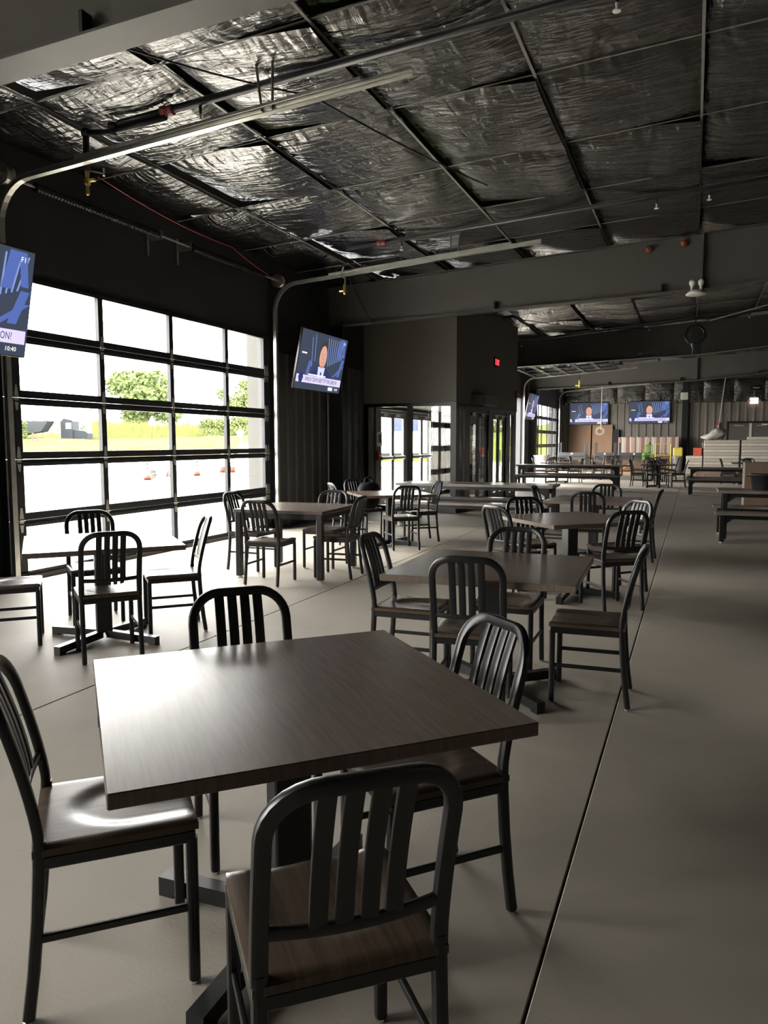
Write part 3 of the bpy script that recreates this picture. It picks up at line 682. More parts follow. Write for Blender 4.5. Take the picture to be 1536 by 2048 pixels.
# ------------------------------------------------------------------ televisions
SCR = dict(bg=emis('screen_dark', (.035, .045, .07), 1), blue=emis('screen_blue', (.07, .11, .33), 1), blue2=emis('screen_light_blue', (.16, .23, .5), 1), skin=emis('screen_skin', (.52, .29, .215), 1),
           hair=emis('screen_hair', (.05, .032, .025), 1), suit=emis('screen_suit', (.02, .03, .11), 1), shirt=emis('screen_shirt', (.5, .52, .75), 1), bar=emis('screen_bar', (.55, .5, .72), 1), txt=emis('screen_text', (.03, .02, .08), 1),
           wht=emis('screen_white', (.8, .8, .8), 1), grey=emis('screen_grey', (.09, .085, .08), 1), shade=emis('screen_skin_shade', (.42, .17, .12), 1))
for _m in SCR.values(): _m.node_tree.nodes['Principled BSDF'].inputs['Emission Strength'].default_value = .45
def tv(label, loc, rz, tilt, W=1.74, mount='wall'):
    """screen faces local -y, x along the width, z up, origin at bottom centre"""
    t = thing('television', label, 'television', loc, rz, 'wall televisions'); t.rotation_euler = (tilt, 0, rz)
    H = W * .575
    MB().bbox((-W / 2, .0, 0), (W / 2, .045, H), .008).obj('bezel', mat('tv_bezel', (.02, .02, .022), .3), t)
    MB().bbox((-W * .3, .045, H * .15), (W * .3, .1, H * .75), .01).obj('housing', MATS['tv_bezel'], t)
    if mount:
        q = MB(); q.box((-.2, .1, H * .3), (.2, .13, H * .6)); q.box((-.03, .13, H * .4), (.03, .3, H * .5)); q.obj('wall_bracket', STEEL, t)
    a, c = W - .03, H - .03; s_ = MB().box((-a / 2, -.002, .015), (a / 2, 0, H - .015)).obj('screen', SCR['bg'], t)
    X = lambda u: -a / 2 + a * u; Z = lambda v: .015 + c * v
    def pg(name, pts, mt, d): MB().add([(X(u), -.002 - d, Z(v)) for u, v in pts], [tuple(range(len(pts)))]).obj(name, mt, s_)
    def band(name, lst, mt, d):
        for (u0, v0, u1, v1, w) in lst:
            MB().add([(X(u0), -.002 - d, Z(v0)), (X(u0 + w), -.002 - d, Z(v0)), (X(u1 + w), -.002 - d, Z(v1)), (X(u1), -.002 - d, Z(v1))], [(0, 1, 2, 3)]).obj(name, mt, s_)
    band('light_streak', [(.62 + .035 * k, .45 + .02 * k, .56 + .05 * k, .95, .012) for k in range(9)] + [(.28, .4, .22, .9, .01), (.33, .5, .28, .95, .01)], SCR['blue2'], .0006)
    band('blue_panel', [(.86, .3, .93, .62, .06), (.76, .28, .95, .5, .05), (.18, .26, .22, .5, .06), (.8, .62, .84, .98, .07), (.93, .66, .9, .98, .05)], SCR['blue'], .0008)
    cx = .5; el = lambda rx, ry, cy, n=22, a0=0, a1=360: [(cx + rx * math.cos(R(a0 + (a1 - a0) * k / n)), cy + ry * math.sin(R(a0 + (a1 - a0) * k / n))) for k in range(n)]
    pg('suit', [(.27, .2), (.73, .2), (.7, .33), (.6, .4), (.4, .4), (.3, .33)], SCR['suit'], .0010)
    pg('shirt', [(.44, .2), (.56, .2), (.575, .42), (.425, .42)], SCR['shirt'], .0012)
    pg('tie', [(.49, .2), (.51, .2), (.515, .33), (.485, .33)], SCR['suit'], .0013)
    pg('hair', el(.088, .21, .675), SCR['hair'], .0014)
    pg('face', el(.078, .2, .60), SCR['skin'], .0016)
    pg('face_shade', [(.46, .45), (.54, .45), (.52, .41), (.48, .41)], SCR['shade'], .0018)
    band('facial_feature', [(.455, .635, .455, .65, .03), (.515, .635, .515, .65, .03), (.475, .5, .475, .512, .05), (.492, .55, .492, .6, .016)], SCR['shade'], .0019)
    pg('caption_bar', [(0.01, .115), (.99, .115), (.99, .245), (.01, .245)], SCR['bar'], .0022)
    pg('caption_tab', [(.24, .252), (.62, .252), (.62, .275), (.24, .275)], SCR['wht'], .0022)
    pg('emblem', [(cx - .40 + .05 * math.cos(R(60 * k)), .2 + .1 * math.sin(R(60 * k))) for k in range(6)], SCR['suit'], .0026)
    cp = text_mesh('WHICH TEAM IS BEST FIT FOR LEBRON?', a * .058, SCR['txt'], 'caption_text', s_, (X(.19), -.0052, Z(.18)), (R(90), 0, 0), .0003, 'LEFT'); cp.scale = (.71 * a / max(v.co.x for v in cp.data.vertices), 1, 1)
    text_mesh('10:40', a * .035, SCR['wht'], 'clock_text', s_, (X(.9), -.0052, Z(.06)), (R(90), 0, 0), .0003)
    text_mesh('F1', a * .04, SCR['wht'], 'channel_text', s_, (X(.93), -.0052, Z(.91)), (R(90), 0, 0), .0003)
    pg('ticker', [(.72, .03), (.82, .03), (.82, .09), (.72, .09)], SCR['wht'], .0024)
    pg('name_text', [(.05, .6), (.15, .6), (.15, .625), (.05, .625)], SCR['wht'], .0024)
    return t
TW = 1.818
tv('tilted television on the pier between the garage door and vestibule', (-6.214, 12.10, 2.348), R(90), R(-0), 1.77)
tv('tilted television partly over the garage door top corner', (-6.284, 4.896, 2.30), R(90), 0, TW)
tv('tilted television on the pier past the raised garage door', (-6.214, 30.93, 2.35), R(90), 0, TW)
for o in [o for o in COL.objects if o.name.startswith('television')]: o.rotation_euler = (R(11.7), 0, R(90))
tv('flat television on the end wall above the brown panels', (-5.15, YEND - .22, 2.36), 0, 0, 2.0, None)
tv('flat television on the end wall beside the black column', (-2.145, YEND - .22, 2.38), 0, 0, 2.0, None)
for o in [o for o in COL.objects if o.name.startswith('television')][-2:]:
    q = MB(); q.box((-.3, .1, .3), (.3, .19, .8)); q.obj('wall_bracket', STEEL, o)

# ------------------------------------------------------------------ services under the ceiling
def elbow(mb, p, r): mb.lathe([(r * .2, -r), (r * .85, -r * .7), (r, 0), (r * .85, r * .7), (r * .2, r)], 10, Matrix.Translation(p))
def pipe(label, y, xa, xb, zoff, slope=CES, r=.035, heads=(), group='sprinkler pipes', red=None):
    z = lambda x: cz(-5) - zoff + slope * (x + 5)
    t = thing('sprinkler_pipe', label, 'pipe', (xa, y, z(xa)), 0, group)
    q = MB(); q.tube([(0, 0, 0), (xb - xa, 0, z(xb) - z(xa))], r, 10); q.obj('main_pipe', BLACKPIPE, t, True)
    for xh in heads:
        q = MB(); zz = z(xh) - z(xa); q.tube([(xh - xa, 0, zz), (xh - xa, 0, zz - .1)], .014, 8, (1, 0, 0)); h = q.obj('drop', BLACKPIPE, t)
        q = MB(); q.lathe([(.012, -.16), (.03, -.158), (.03, -.15), (.008, -.145), (.012, -.1)], 10, Matrix.Translation((xh - xa, 0, zz))); q.obj('sprinkler_head', WHITE, h)
    if red is not None:
        q = MB(); Mx = Matrix.Translation((red - xa, 0, z(red) - z(xa))) @ Matrix.Rotation(R(90), 4, 'Y')
        q.lathe([(r, -.07), (r * 1.35, -.06), (r * 1.35, -.02), (r * 1.1, 0), (r * 1.35, .02), (r * 1.35, .06), (r, .07)], 12, Mx); q.obj('coupling', mat('dull_red', (.20, .035, .03), .5), t)
    return t, z
t, z = pipe('black sprinkler pipe running along the nearest garage-door track', 5.8, -5.0, 5.1, .12, heads=(-4.1, -.6), red=-4.45)
q = MB(); P = Vector((0, 0, 0)); q.tube([(-.1, 0, 0), (-.02, 0, -.02)], .04, 8); q.obj('elbow', BLACKPIPE, t)
t = thing('drain_valve', 'black drop pipe ending in a brass valve at the nearest track', 'pipe', (-5.42, 5.83, 3.82))
q = MB(); q.tube([(0, 0, .2), (0, 0, .55)], .03, 10, (1, 0, 0)); q.obj('riser', BLACKPIPE, t, True)
q = MB(); q.tube([(0, 0, .55), (.35, -.02, .5), (.95, -.03, .53)], .026, 10); elbow(q, (0, 0, .55), .045); elbow(q, (.35, -.02, .5), .04); q.obj('offset_pipe', BLACKPIPE, t, True)
q = MB(); q.lathe([(.012, -.02), (.02, -.01), (.016, .06), (.03, .08), (.03, .12), (.02, .14), (.024, .2)], 12); q.obj('valve_body', BRASS, t)
MB().box((.01, -.02, .1), (.09, .02, .12)).obj('valve_lever', mat('yellow_lever', (.6, .5, .08), .4), t)
q = MB(); q.tube([(.03, 0, .2), (.14, 0, .17), (.2, 0, .15)], .008, 6); q.tube([(.2, 0, .13), (.2, 0, .2)], .012, 6, (1, 0, 0)); q.obj('hanger_clip', ALU, t)
pipe('black sprinkler pipe with a red coupling above the far track of the near garage door', 10.75, -5.0, 5.1, .10, .054, .032, heads=(-4.1, -.55, .08), red=-4.42)
t = thing('drain_valve', 'brass tee valve hanging under the track beside the tilted television', 'pipe', (-5.1, 10.9, 3.74))
q = MB(); q.lathe([(.02, 0), (.028, .02), (.028, .14), (.02, .16)], 10); q.tube([(0, 0, .06), (-.09, 0, .06)], .02, 8); q.obj('valve_body', BRASS, t)
MB().tube([(0, 0, .16), (.01, 0, .24), (-.08, 0, .3), (-.02, 0, .42)], .012, 6, (0, 1, 0)).obj('hanger_clip', ALU, t)
pipe('black sprinkler pipe past the vestibule box', 21.6, -5.0, 5.1, .22, .075, .035, heads=(-4.6, -1.2, 1.2))
t = thing('drain_valve', 'yellow valve hanging under the raised garage door', 'pipe', (-4.3, 31.2, 3.62))
q = MB(); q.lathe([(.03, 0), (.04, .02), (.04, .22), (.02, .3)], 10); q.tube([(0, 0, .08), (-.16, 0, .08)], .03, 8); q.obj('valve_body', mat('yellow_valve', (.7, .65, .1), .4), t)
MB().tube([(0, 0, .3), (0, 0, .9)], .014, 6, (1, 0, 0)).obj('drop', BLACKPIPE, t)
# sagging wires
def wire(label, pts, r, mt, cat='cable', name='cable', sag=0):
    P = []
    for k in range(len(pts) - 1):
        a, c = Vector(pts[k]), Vector(pts[k + 1])
        for i in range(10): f = i / 10; p = a.lerp(c, f); p.z -= sag * 4 * f * (1 - f); P.append(p)
    P.append(Vector(pts[-1])); o = Vector(P[0]); q = MB(); q.tube([p - o for p in P], r, 6)
    w = q.obj(name, mt, None, True); w.location = o
    return tag(w, label, cat)
wire('thin red wire sagging along the liner above the near garage door', [(-5.35, 5.9, 3.98), (-5.9, 9.0, 4.1), (-6.2, 11.2, 4.0)], .0035, RED, 'wire', 'wire', .06)
wire('black cable strung below the ceiling by the first rafter', [(-4.9, 4.05, 4.35), (-4.2, 4.6, 4.42), (-3.2, 6.2, 4.48), (-2.4, 9.2, 4.53)], .008, BLACKPIPE, sag=.03)
wire('thin diagonal rod dropping to the rafter end beside the tilted television', [(-5.5, 11.6, 4.4), (-5.55, 13.0, 3.62)], .008, FRAME, 'rod', 'brace_rod')
wire('white conduit dropping from the tilted television to the floor', [(-6.44, 12.98, 0), (-6.44, 12.98, 2.4)], .012, mat('pale_conduit', (.5, .5, .5), .4), 'conduit', 'conduit')
wire('pale conduit crossing the dark bay past the vestibule', [(.25, 19.0, 4.2), (1.6, 18.6, 4.45), (3.2, 18.3, 4.75)], .014, MATS['pale_conduit'], 'conduit', 'conduit')
wire('black cable crossing under the ceiling beside the vestibule box', [(-4.468, 17.0, 4.32), (-3.2, 18.5, 4.25), (-1.5, 21.4, 4.3)], .009, BLACKPIPE)
wire('thin black cable crossing the other one beside the vestibule box', [(-4.4, 20.2, 4.3), (-3.4, 17.2, 4.5)], .008, BLACKPIPE)
t = thing('cable_coil', 'coil of black cable with a blue tip hanging in the bay past the vestibule', 'cable', (-.05, 19.8, 4.0))
q = MB()
for k in range(4): q.tube([((.2 + .012 * k) * math.cos(R(a)), .01 * k, (.2 + .01 * k) * math.sin(R(a))) for a in range(0, 360, 15)], .014, 6, (0, 1, 0), True)
q.obj('loops', BLACKPIPE, t, True)
MB().tube([(0, 0, .2), (.0, .05, .75)], .012, 6, (1, 0, 0)).obj('hook_cord', BLACKPIPE, t)
MB().tube([(-.06, 0, -.2), (-.04, 0, -.34)], .03, 8, (1, 0, 0), scale=[1.2, .4]).obj('blue_tip', mat('blue_plug', (.05, .25, .6), .4), t)
MB().tube([(-.04, 0, -.34), (-.06, 0, -.46)], .008, 6, (1, 0, 0)).obj('cord_end', WHITE, t)
t = thing('emergency_light', 'white twin-head emergency light under the rafter before the vestibule', 'lamp', (-.04, 12.98, 3.70))
q = MB(); q.lathe([(.02, .11), (.09, .10), (.16, .05), (.15, .03), (.02, .02)], 20); q.obj('base', WHITE, t, True)
for sx in (-1, 1):
    q = MB(); q.lathe([(.02, .1), (.022, .16), (.045, .2), (.045, .24), (.015, .28)], 12, Matrix.Translation((sx * .065, 0, 0))); q.obj('lamp_head', WHITE, t, True)
for x, zz in ((-.76, 4.51), (-.24, 4.56)):
    t = tag(MB().lathe([(.02, -.03), (.06, -.02), (.05, .02), (.02, .04)], 10, Matrix.Rotation(R(90), 4, 'X')).obj('beam_clamp', mat('orange_paint', (.22, .05, .02), .5)), 'orange beam clamp high on the dark rafter by the vestibule', 'clamp', 'orange beam clamps'); t.location = (x, 13.06, zz)

# ------------------------------------------------------------------ end wall: column, doors, boxes
t = thing('steel_column', 'black steel column standing against the ribbed end wall', 'column', (-.45, YEND - .2, 0))
MB().box((-.14, -.1, 0), (.14, -.085, 4.7)).obj('front_flange', FRAME, t); MB().box((-.006, -.085, 0), (.006, .1, 4.7)).obj('web', FRAME, t); MB().box((-.14, .085, 0), (.14, .1, 4.7)).obj('rear_flange', FRAME, t)
t = thing('speaker', 'white square loudspeaker high on the black column', 'speaker', (-.5, YEND - .31, 3.74)); MB().bbox((-.18, -.1, -.19), (.18, .01, .19), .03).obj('body', WHITE, t); MB().bbox((-.15, -.108, -.16), (.15, -.1, .16), .002).obj('grille', mat('speaker_mesh', (.6, .6, .58), .7), t)
t = thing('emergency_light', 'dark emergency light above the exit sign on the end wall', 'lamp', (2.73, YEND - .2, 4.02)); MB().bbox((-.28, -.06, -.1), (.28, .05, .1), .03).obj('body', STEEL, t); MB().box((-.15, -.065, .02), (.15, -.06, .06)).obj('lens', WHITE, t)
t = thing('fire_alarm', 'red fire alarm on the end wall below a white conduit', 'alarm', (1.08, YEND - .12, 2.28)); MB().bbox((-.09, -.05, -.1), (.09, .06, .1), .012).obj('body', RED, t); MB().bbox((-.04, -.08, -.08), (.04, -.05, -.03), .008).obj('lens', WHITE, t)
wire('white conduit dropping from the ceiling to the red fire alarm', [(1.1, YEND - .2, 1.5), (1.12, YEND - .2, 2.2), (1.35, YEND - .2, 4.6)], .022, WHITE, 'conduit', 'conduit')
wire('white cable dropping from the ceiling beside the brown panels', [(-3.95, 36.0, 2.0), (-3.95, 36.0, 4.45)], .018, WHITE)
t = thing('wire_coil', 'coil of pale wire hanging by the brown panels', 'cable', (-4.0, 36.0, 1.95)); q = MB()
for k in range(5): q.tube([((.12 + .02 * k) * math.cos(R(a)), .02 * math.sin(R(a * 2 + 40 * k)), (.12 + .018 * k) * math.sin(R(a))) for a in range(0, 360, 20)], .008, 5, (0, 1, 0), True)
q.obj('loops', mat('cream_wire', (.6, .55, .42), .5), t, True)
dd = struct(thing('door_7', None, None, (2.56, YEND - .05, 0)), 'pair of grey flush doors in the end wall', 'door')
for sx in (-1, 1):
    lf = MB().bbox((min(sx * .04, sx * .98), -.04, .01), (max(sx * .04, sx * .98), .0, 2.36), .004).obj('door_leaf', mat('grey_door', (.12, .112, .105), .5), dd)
    q = MB(); q.box((sx * .5 - .22, -.1, 2.22), (sx * .5 + .22, -.04, 2.28)); q.sweep([(sx * .5, -.08, 2.3), (sx * .8, -.2, 2.3)], rprof(.03, .015)); q.obj('door_closer', ALU, lf)
q = MB(); q.box((-1.06, -.06, 0), (-.98, .02, 2.46)); q.box((.98, -.06, 0), (1.06, .02, 2.46)); q.box((-1.06, -.06, 2.37), (1.06, .02, 2.46)); q.obj('door_frame', FRAME, dd)
MB().box((-.06, -.07, 0), (.06, 0, 2.36)).obj('centre_post', mat('pale_post', (.62, .6, .56), .5), dd)
PANEL = mat('brown_hardboard', (.30, .175, .105), .6, noise_s=2, noise_a=.08)
for k, (xa, xb) in enumerate(((-6.14, -5.02), (-4.95, -3.93))):
    o = MB().bbox((-(xb - xa) / 2, -.01, 0), ((xb - xa) / 2, .01, 2.36), .003).obj('hardboard_sheet', PANEL)
    o.location = ((xa + xb) / 2, YEND - .45, .0); o.rotation_euler = (R(-6), 0, 0)
    tag(o, 'brown hardboard sheet leaning on the end wall, ' + ('in the corner by the garage door' if k == 0 else 'beside the hanging wire coil'), 'panel')
tag(MB().box((-3.9, YEND - .3, 0), (-3.6, YEND - .06, 2.1)).obj('black_case', STEEL), 'tall narrow black case between brown panels and pink bundle', 'case')
# pallets with flat white cartons
CART = mat('white_carton', (.62, .57, .49), .7, noise_s=3, noise_a=.06); CART2 = mat('carton_edge', (.50, .45, .37), .8)
PALLET = mat('pallet_wood', (.34, .25, .15), .8, noise_s=5, noise_a=.2)
def pallet(label, x0, x1, y0, y1, nlay, h, group='pallets of white cartons'):
    t = thing('pallet', 'wooden pallet under ' + label, 'pallet', ((x0 + x1) / 2, (y0 + y1) / 2, 0)); a, c = (x1 - x0) / 2, (y1 - y0) / 2
    for k in range(5): MB().box((-a, -c + 2 * c * k / 5 + .02, .1), (a, -c + 2 * c * (k + 1) / 5 - .02, .12)).obj('deck_board', PALLET, t)
    for k in (-1, 0, 1): MB().box((k * (a - .05) - .05, -c, .0), (k * (a - .05) + .05, c, .1)).obj('bearer', PALLET, t)
    for k in range(nlay):
        o = MB().bbox((-a + .01, -c + .01, .004), (a - .01, c - .01, h - .006), .008).obj('flat_carton', CART if k % 2 else CART2)
        o.location = ((x0 + x1) / 2, (y0 + y1) / 2, .12 + k * h); o.rotation_euler = (0, 0, R(random.Random(k + int(x0 * 9)).uniform(-.6, .6)))
        tag(o, '%s flat white carton in %s' % (('bottom', 'second', 'third', 'fourth', 'fifth', 'sixth', 'seventh', 'eighth', 'ninth', 'tenth', 'topmost')[k if k < nlay - 1 else 10] + (' lowest' if 0 < k < nlay - 1 else ''), label), 'carton', 'flat cartons in ' + label)
    return .12 + nlay * h
random.seed(7)
pallet('the tall pallet stack topped with plastic wrap', .40, 1.74, 34.0, 35.2, 11, .128)
pallet('the tall pallet stack in front of the grey doors', 1.80, 3.4, 34.0, 35.2, 11, .128)
pallet('the low pallet stack beside the tall ones', -.28, .36, 34.2, 35.2, 6, .125)
o = MB().bbox((-.5, -.4, 0), (.5, .4, .12), .01).obj('flat_carton', CART); o.location = (2.55, 34.6, 1.53); tag(o, 'loose white carton lying on top of the stack before the grey doors', 'carton')
q = MB(); n, mm = 20, 12; vs = []; fs = []
for j in range(mm + 1):
    ph = math.pi * j / mm - math.pi / 2
    for i in range(n):
        th = 2 * math.pi * i / n; p = Vector((.46 * math.cos(ph) * math.cos(th), .35 * math.cos(ph) * math.sin(th), .19 + .19 * math.sin(ph)))
        p.z *= 1 + .45 * math.sin(p.x * 4 + .4); p += Vector((p.x, p.y, 0)) * .35 * noise.noise(p * 6) + Vector((0, 0, .05)) * noise.noise(p * 11); p.z = max(.003, p.z); vs.append(p)
for j in range(mm):
    for i in range(n): fs.append((j * n + i, j * n + (i + 1) % n, (j + 1) * n + (i + 1) % n, (j + 1) * n + i))
o = q.add(vs, fs).obj('plastic_wrap', mat('clear_wrap_bundle', (.55, .53, .47), .25, noise_s=8, noise_a=.25, bump=.5, bump_s=12), None, True); o.location = (.78, 34.5, 1.525)
tag(o, 'crumpled bundle of clear plastic wrap on top of the tall carton stack', 'plastic wrap')
carton('cardboard_box', 'small red and brown box on the low carton stack', .0, .32, 34.4, 34.9, .87, 1.2, mat('red_print', (.55, .10, .05), .6))
carton('cardboard_box', 'tall brown box on the low carton stack beside the red one', .33, .40, 34.6, 35.0, .87, 1.42, CARD)
o = carton('wrapped_bundle', 'low brown wrapped bundle lying in front of the carton stacks', .1, 1.05, 33.2, 33.7, 0, .36, mat('brown_wrap', (.26, .18, .14), .5, noise_s=14, noise_a=.35), cat='bundle')
# pink-white slatted pallet bundle
t = thing('slat_bundle', 'long bundle of pink and white slats lying along the end wall', 'bundle', (-2.1, 40.2, .0))
PK = [mat('pink_slat', (.55, .33, .30), .6), mat('white_slat', (.6, .55, .5), .6), mat('brown_slat', (.26, .16, .12), .6)]
me = [MB().bbox((-.036, -.3, 0), (.036, .3, .84), .004).mesh('slat', p) for p in PK]
for k in range(36): inst(me[(k * 7 // 3) % 3], 'slat', t, (-1.38 + k * .079, 0, .84 + .015 * (k % 3)))
for k in range(4): MB().bbox((-1.45 + k * .72, -.32, 0), (-.75 + k * .72, .32, .835), .01).obj('base_crate', CARD, t)
# stacked upturned tables
def upturned(x, y, w):
    for nm, up in (('upright', 0), ('upturned', 1)):
        t = thing('folding_table', None, None, (x, y, 0))
        tag(t, 'black table %s %s' % (('under another,', 'upside down on another,')[up], {-5.55: 'in the corner by the far garage door', -3.98: 'below the hanging wire coil', -2.62: 'beside the yellow cart'}[x]), 'table', 'stacked black tables')
        z = .80 if up else .74
        GREYT = mat('dark_grey_table', (.05, .052, .055), .4)
        MB().bbox((-w / 2, -.4, z - .05 + .01), (w / 2, .4, z), .006).obj('tabletop', GREYT, t)
        q = MB(); q.box((-w / 2 + .06, -.37, z if up else z - .17), (w / 2 - .06, -.34, z + .14 if up else z - .04)); q.obj('apron', GREYT, t)
        for sx in (-1, 1):
            for sy in (-1, 1):
                z0, z1 = (z, z + .62) if up else (0, z - .04)
                MB().bbox((sx * (w / 2 - .07) - .03, sy * .33 - .03, z0), (sx * (w / 2 - .07) + .03, sy * .33 + .03, z1), .004).obj('leg', GREYT, t)
        if up: MB().lathe([(.001, 0), (.045, .001), (.045, .004), (.001, .005)], 12, Matrix.Translation((0, -.372, z + .08)) @ Matrix.Rotation(R(90), 4, 'X')).obj('round_sticker', WHITE, t)
for x, w in ((-5.55, 1.4), (-3.98, 1.05), (-2.62, 1.5)): upturned(x, 38.5, w)
# yellow cart, mop bucket, green chair, orange dolly, bin
YEL = mat('yellow_paint', (.72, .58, .10), .4)
t = thing('cart', 'yellow tubular hand cart in front of the pink slat bundle', 'cart', (-1.3, 37.5, 0))
for sx in (-1, 1): MB().tube([(sx * .33, 0, .08), (sx * .33, 0, 1.38)], .022, 8, (1, 0, 0)).obj('upright', YEL, t)
for z in (.3, .85, 1.36): MB().tube([(-.33, 0, z), (.33, 0, z)], .018, 8).obj('rung', YEL, t)
MB().box((-.33, -.05, .08), (.33, .5, .11)).obj('deck', YEL, t)
for sx in (-1, 1): MB().lathe([(.02, -.02), (.08, -.02), (.08, .02), (.02, .02)], 12, Matrix.Translation((sx * .3, .25, .08)) @ Matrix.Rotation(R(90), 4, 'Y')).obj('wheel', STEEL, t)
t = thing('mop_bucket', 'yellow and grey mop bucket beside the yellow cart', 'bucket', (-.66, 37.6, .0))
q = MB(); q.lathe([(.16, .1), (.18, .12), (.23, .72), (.25, .74), (.25, .78), (.2, .78)], 16); q.obj('bucket', mat('grey_plastic', (.25, .25, .27), .5), t, True)
MB().bbox((-.2, -.2, .78), (.22, .2, 1.2), .04).obj('wringer', YEL, t)
for k in range(4): MB().lathe([(.01, -.015), (.05, -.015), (.05, .015), (.01, .015)], 10, Matrix.Translation((.13 * (1 if k % 2 else -1), .13 * (1 if k > 1 else -1), .05)) @ Matrix.Rotation(R(90), 4, 'Y')).obj('caster', STEEL, t)
t = thing('dolly', 'orange wooden wedge dolly on the floor by the stacked tables', 'dolly', (-2.95, 37.3, 0))
OR = mat('orange_wood', (.62, .25, .08), .6)
for sy in (-.2, .2): MB().prism([(-.35, 0), (.35, 0), (.35, .06), (-.25, .06)], sy - .03, sy + .03).obj('side_rail', OR, t)
MB().sweep([(-.3, 0, .05), (.3, 0, .5)], rprof(.4, .05, .1), (0, 0, 1)).obj('ramp', OR, t); MB().box((.26, -.2, .0), (.32, .2, .46)).obj('post', OR, t)
t = thing('trash_bin', 'grey metal trash bin standing by the far garage door', 'bin', (-5.75, 31.2, 0))
q = MB(); q.lathe([(.26, 0), (.27, .02), (.32, .86), (.34, .88), (.34, .92), (.3, .92)], 20); q.obj('body', mat('dull_zinc', (.36, .36, .37), .45, metal=.5), t, True); MB().tube([(.33 * math.cos(R(a)), .33 * math.sin(R(a)), .6) for a in range(0, 360, 18)], .012, 6, (0, 0, 1), True).obj('hoop', ALU, t)
# blue mark on the first table, added once the copies are made (see end)
# far cafe tables and their chairs
FAR = [(-1.03, 25.9, 2, 'the far aisle table'), (-1.35, 29.6, 0, 'the second far aisle table'), (-4.5, 27.4, 3, 'the table past the raised-door benches'), (-3.6, 30.6, -2, 'the far middle table'), (-3.2, 34.0, 4, 'the table by the stacked tables'), (1.75, 28.6, 0, 'the table before the white cartons')]
for (x, y, a, wh) in FAR:
    o = dup(ped, 'small-looking square pedestal table: ' + wh, 'square pedestal tables', (x, y, 0), R(a)); o['category'] = 'table'
    rr = random.Random(int(x * 100)); 
    for k, (ux, uy, rot) in enumerate(((0, -1, 0), (1, 0, 90), (0, 1, 180), (-1, 0, -90))):
        d = rr.uniform(.52, .66)
        chair(x + ux * d + uy * .1, y + uy * d, rot + rr.uniform(-9, 9), 'black slat chair at %s, %s' % (wh, BACK['SENW'[k]]), 'chairs at ' + wh)
GRN = mat('green_paint', (.18, .45, .05), .4)
t = thing('dining_chair', 'bright green slat-back chair in front of the slat bundle', 'chair', (-2.0, 37.8, .45), R(15))
for ch in chair0.children:
    c = ch.copy(); COL.objects.link(c); c.parent = t; c.data = ch.data.copy(); c.data.materials[0] = GRN
tag(MB().tube([(0, 0, 0), (-.12, -.25, 1.5)], .02, 8, (1, 0, 0)).obj('pole', STEEL), 'black pole leaning on the siding next to the vestibule', 'pole').location = (-6.2, 14.35, 0)

# ------------------------------------------------------------------ outdoors
PAVE = mat('pale_pavement', (.50, .48, .43), .8, spec=0, noise_s=.15, noise_a=.06)
g = MB(); g.add([(-420, -200, -.1), (WX - .2, -200, -.1), (WX - .2, 420, -.1), (-420, 420, -.1)], [(0, 1, 2, 3)]); g.add([(WX - .2, -200, -.1), (120, -200, -.1), (120, YFRONT - .15, -.1), (WX - .2, YFRONT - .15, -.1)], [(0, 1, 2, 3)]); g.add([(XR + .15, YFRONT - .15, -.1), (120, YFRONT - .15, -.1), (120, 41.6, -.1), (XR + .15, 41.6, -.1)], [(0, 1, 2, 3)]); g.add([(WX - .2, 41.6, -.1), (120, 41.6, -.1), (120, 420, -.1), (WX - .2, 420, -.1)], [(0, 1, 2, 3)])
struct(g.obj('ground', PAVE), 'bright bare concrete apron outside the garage doors', 'ground')
def P_out(px, dist, z=-.1):
    d = fwd + rgt2 * ((px - 768) / F_PX); h = math.hypot(d.x, d.y)
    return Vector((d.x / h * dist, d.y / h * dist, z))
def yz(py, dist):                                            # height that a picture row has at that distance
    return CAM_H - (py - 884.5) / F_PX * dist
STRAW = mat('straw_soil', (.060, .047, .026), .9, spec=0, noise_s=.35, noise_a=.22, bump=.5, bump_s=1.5)
GRASS = mat('grass_green', (.060, .078, .022), .8, spec=0, noise_s=.3, noise_a=.25); GRASS2 = mat('tall_grass', (.085, .095, .032), .8, spec=0, noise_s=.3, noise_a=.3)
def bank(name, mt, px0, px1, d0, d1, zf, label, cat):
    vs = []; fs = []; n = 70; rows = 8
    for j in range(rows + 1):
        f = j / rows; d = d0 + (d1 - d0) * f
        for i in range(n + 1):
            px = px0 + (px1 - px0) * i / n; p = P_out(px, d); p.z = -.12 + (zf(px) + .12) * (1 - (1 - f) ** 2) + (.35 * noise.noise(Vector((px * .02, f * 4, 2))) * f)
            vs.append(p)
    for j in range(rows):
        for i in range(n): a = j * (n + 1) + i; fs.append((a, a + 1, a + n + 2, a + n + 1))
    q = MB(); q.add(vs, fs); o = q.obj(name, mt, None, True)
    return tag(o, label, cat, None, 'stuff')
bank('straw_bank', STRAW, -500, 900, 84, 112, lambda px: yz(874 + 5 * math.sin(px * .008), 112), 'low bank of tan straw-covered soil beyond the pavement', 'soil')
bank('grass_bank', GRASS, -500, 1100, 112, 145, lambda px: yz(853 - 6 * math.sin(px * .011 + 1), 145) if px > 190 else yz(872, 145), 'green grassy rise behind the straw bank', 'grass')
q = MB(); rg = random.Random(3)
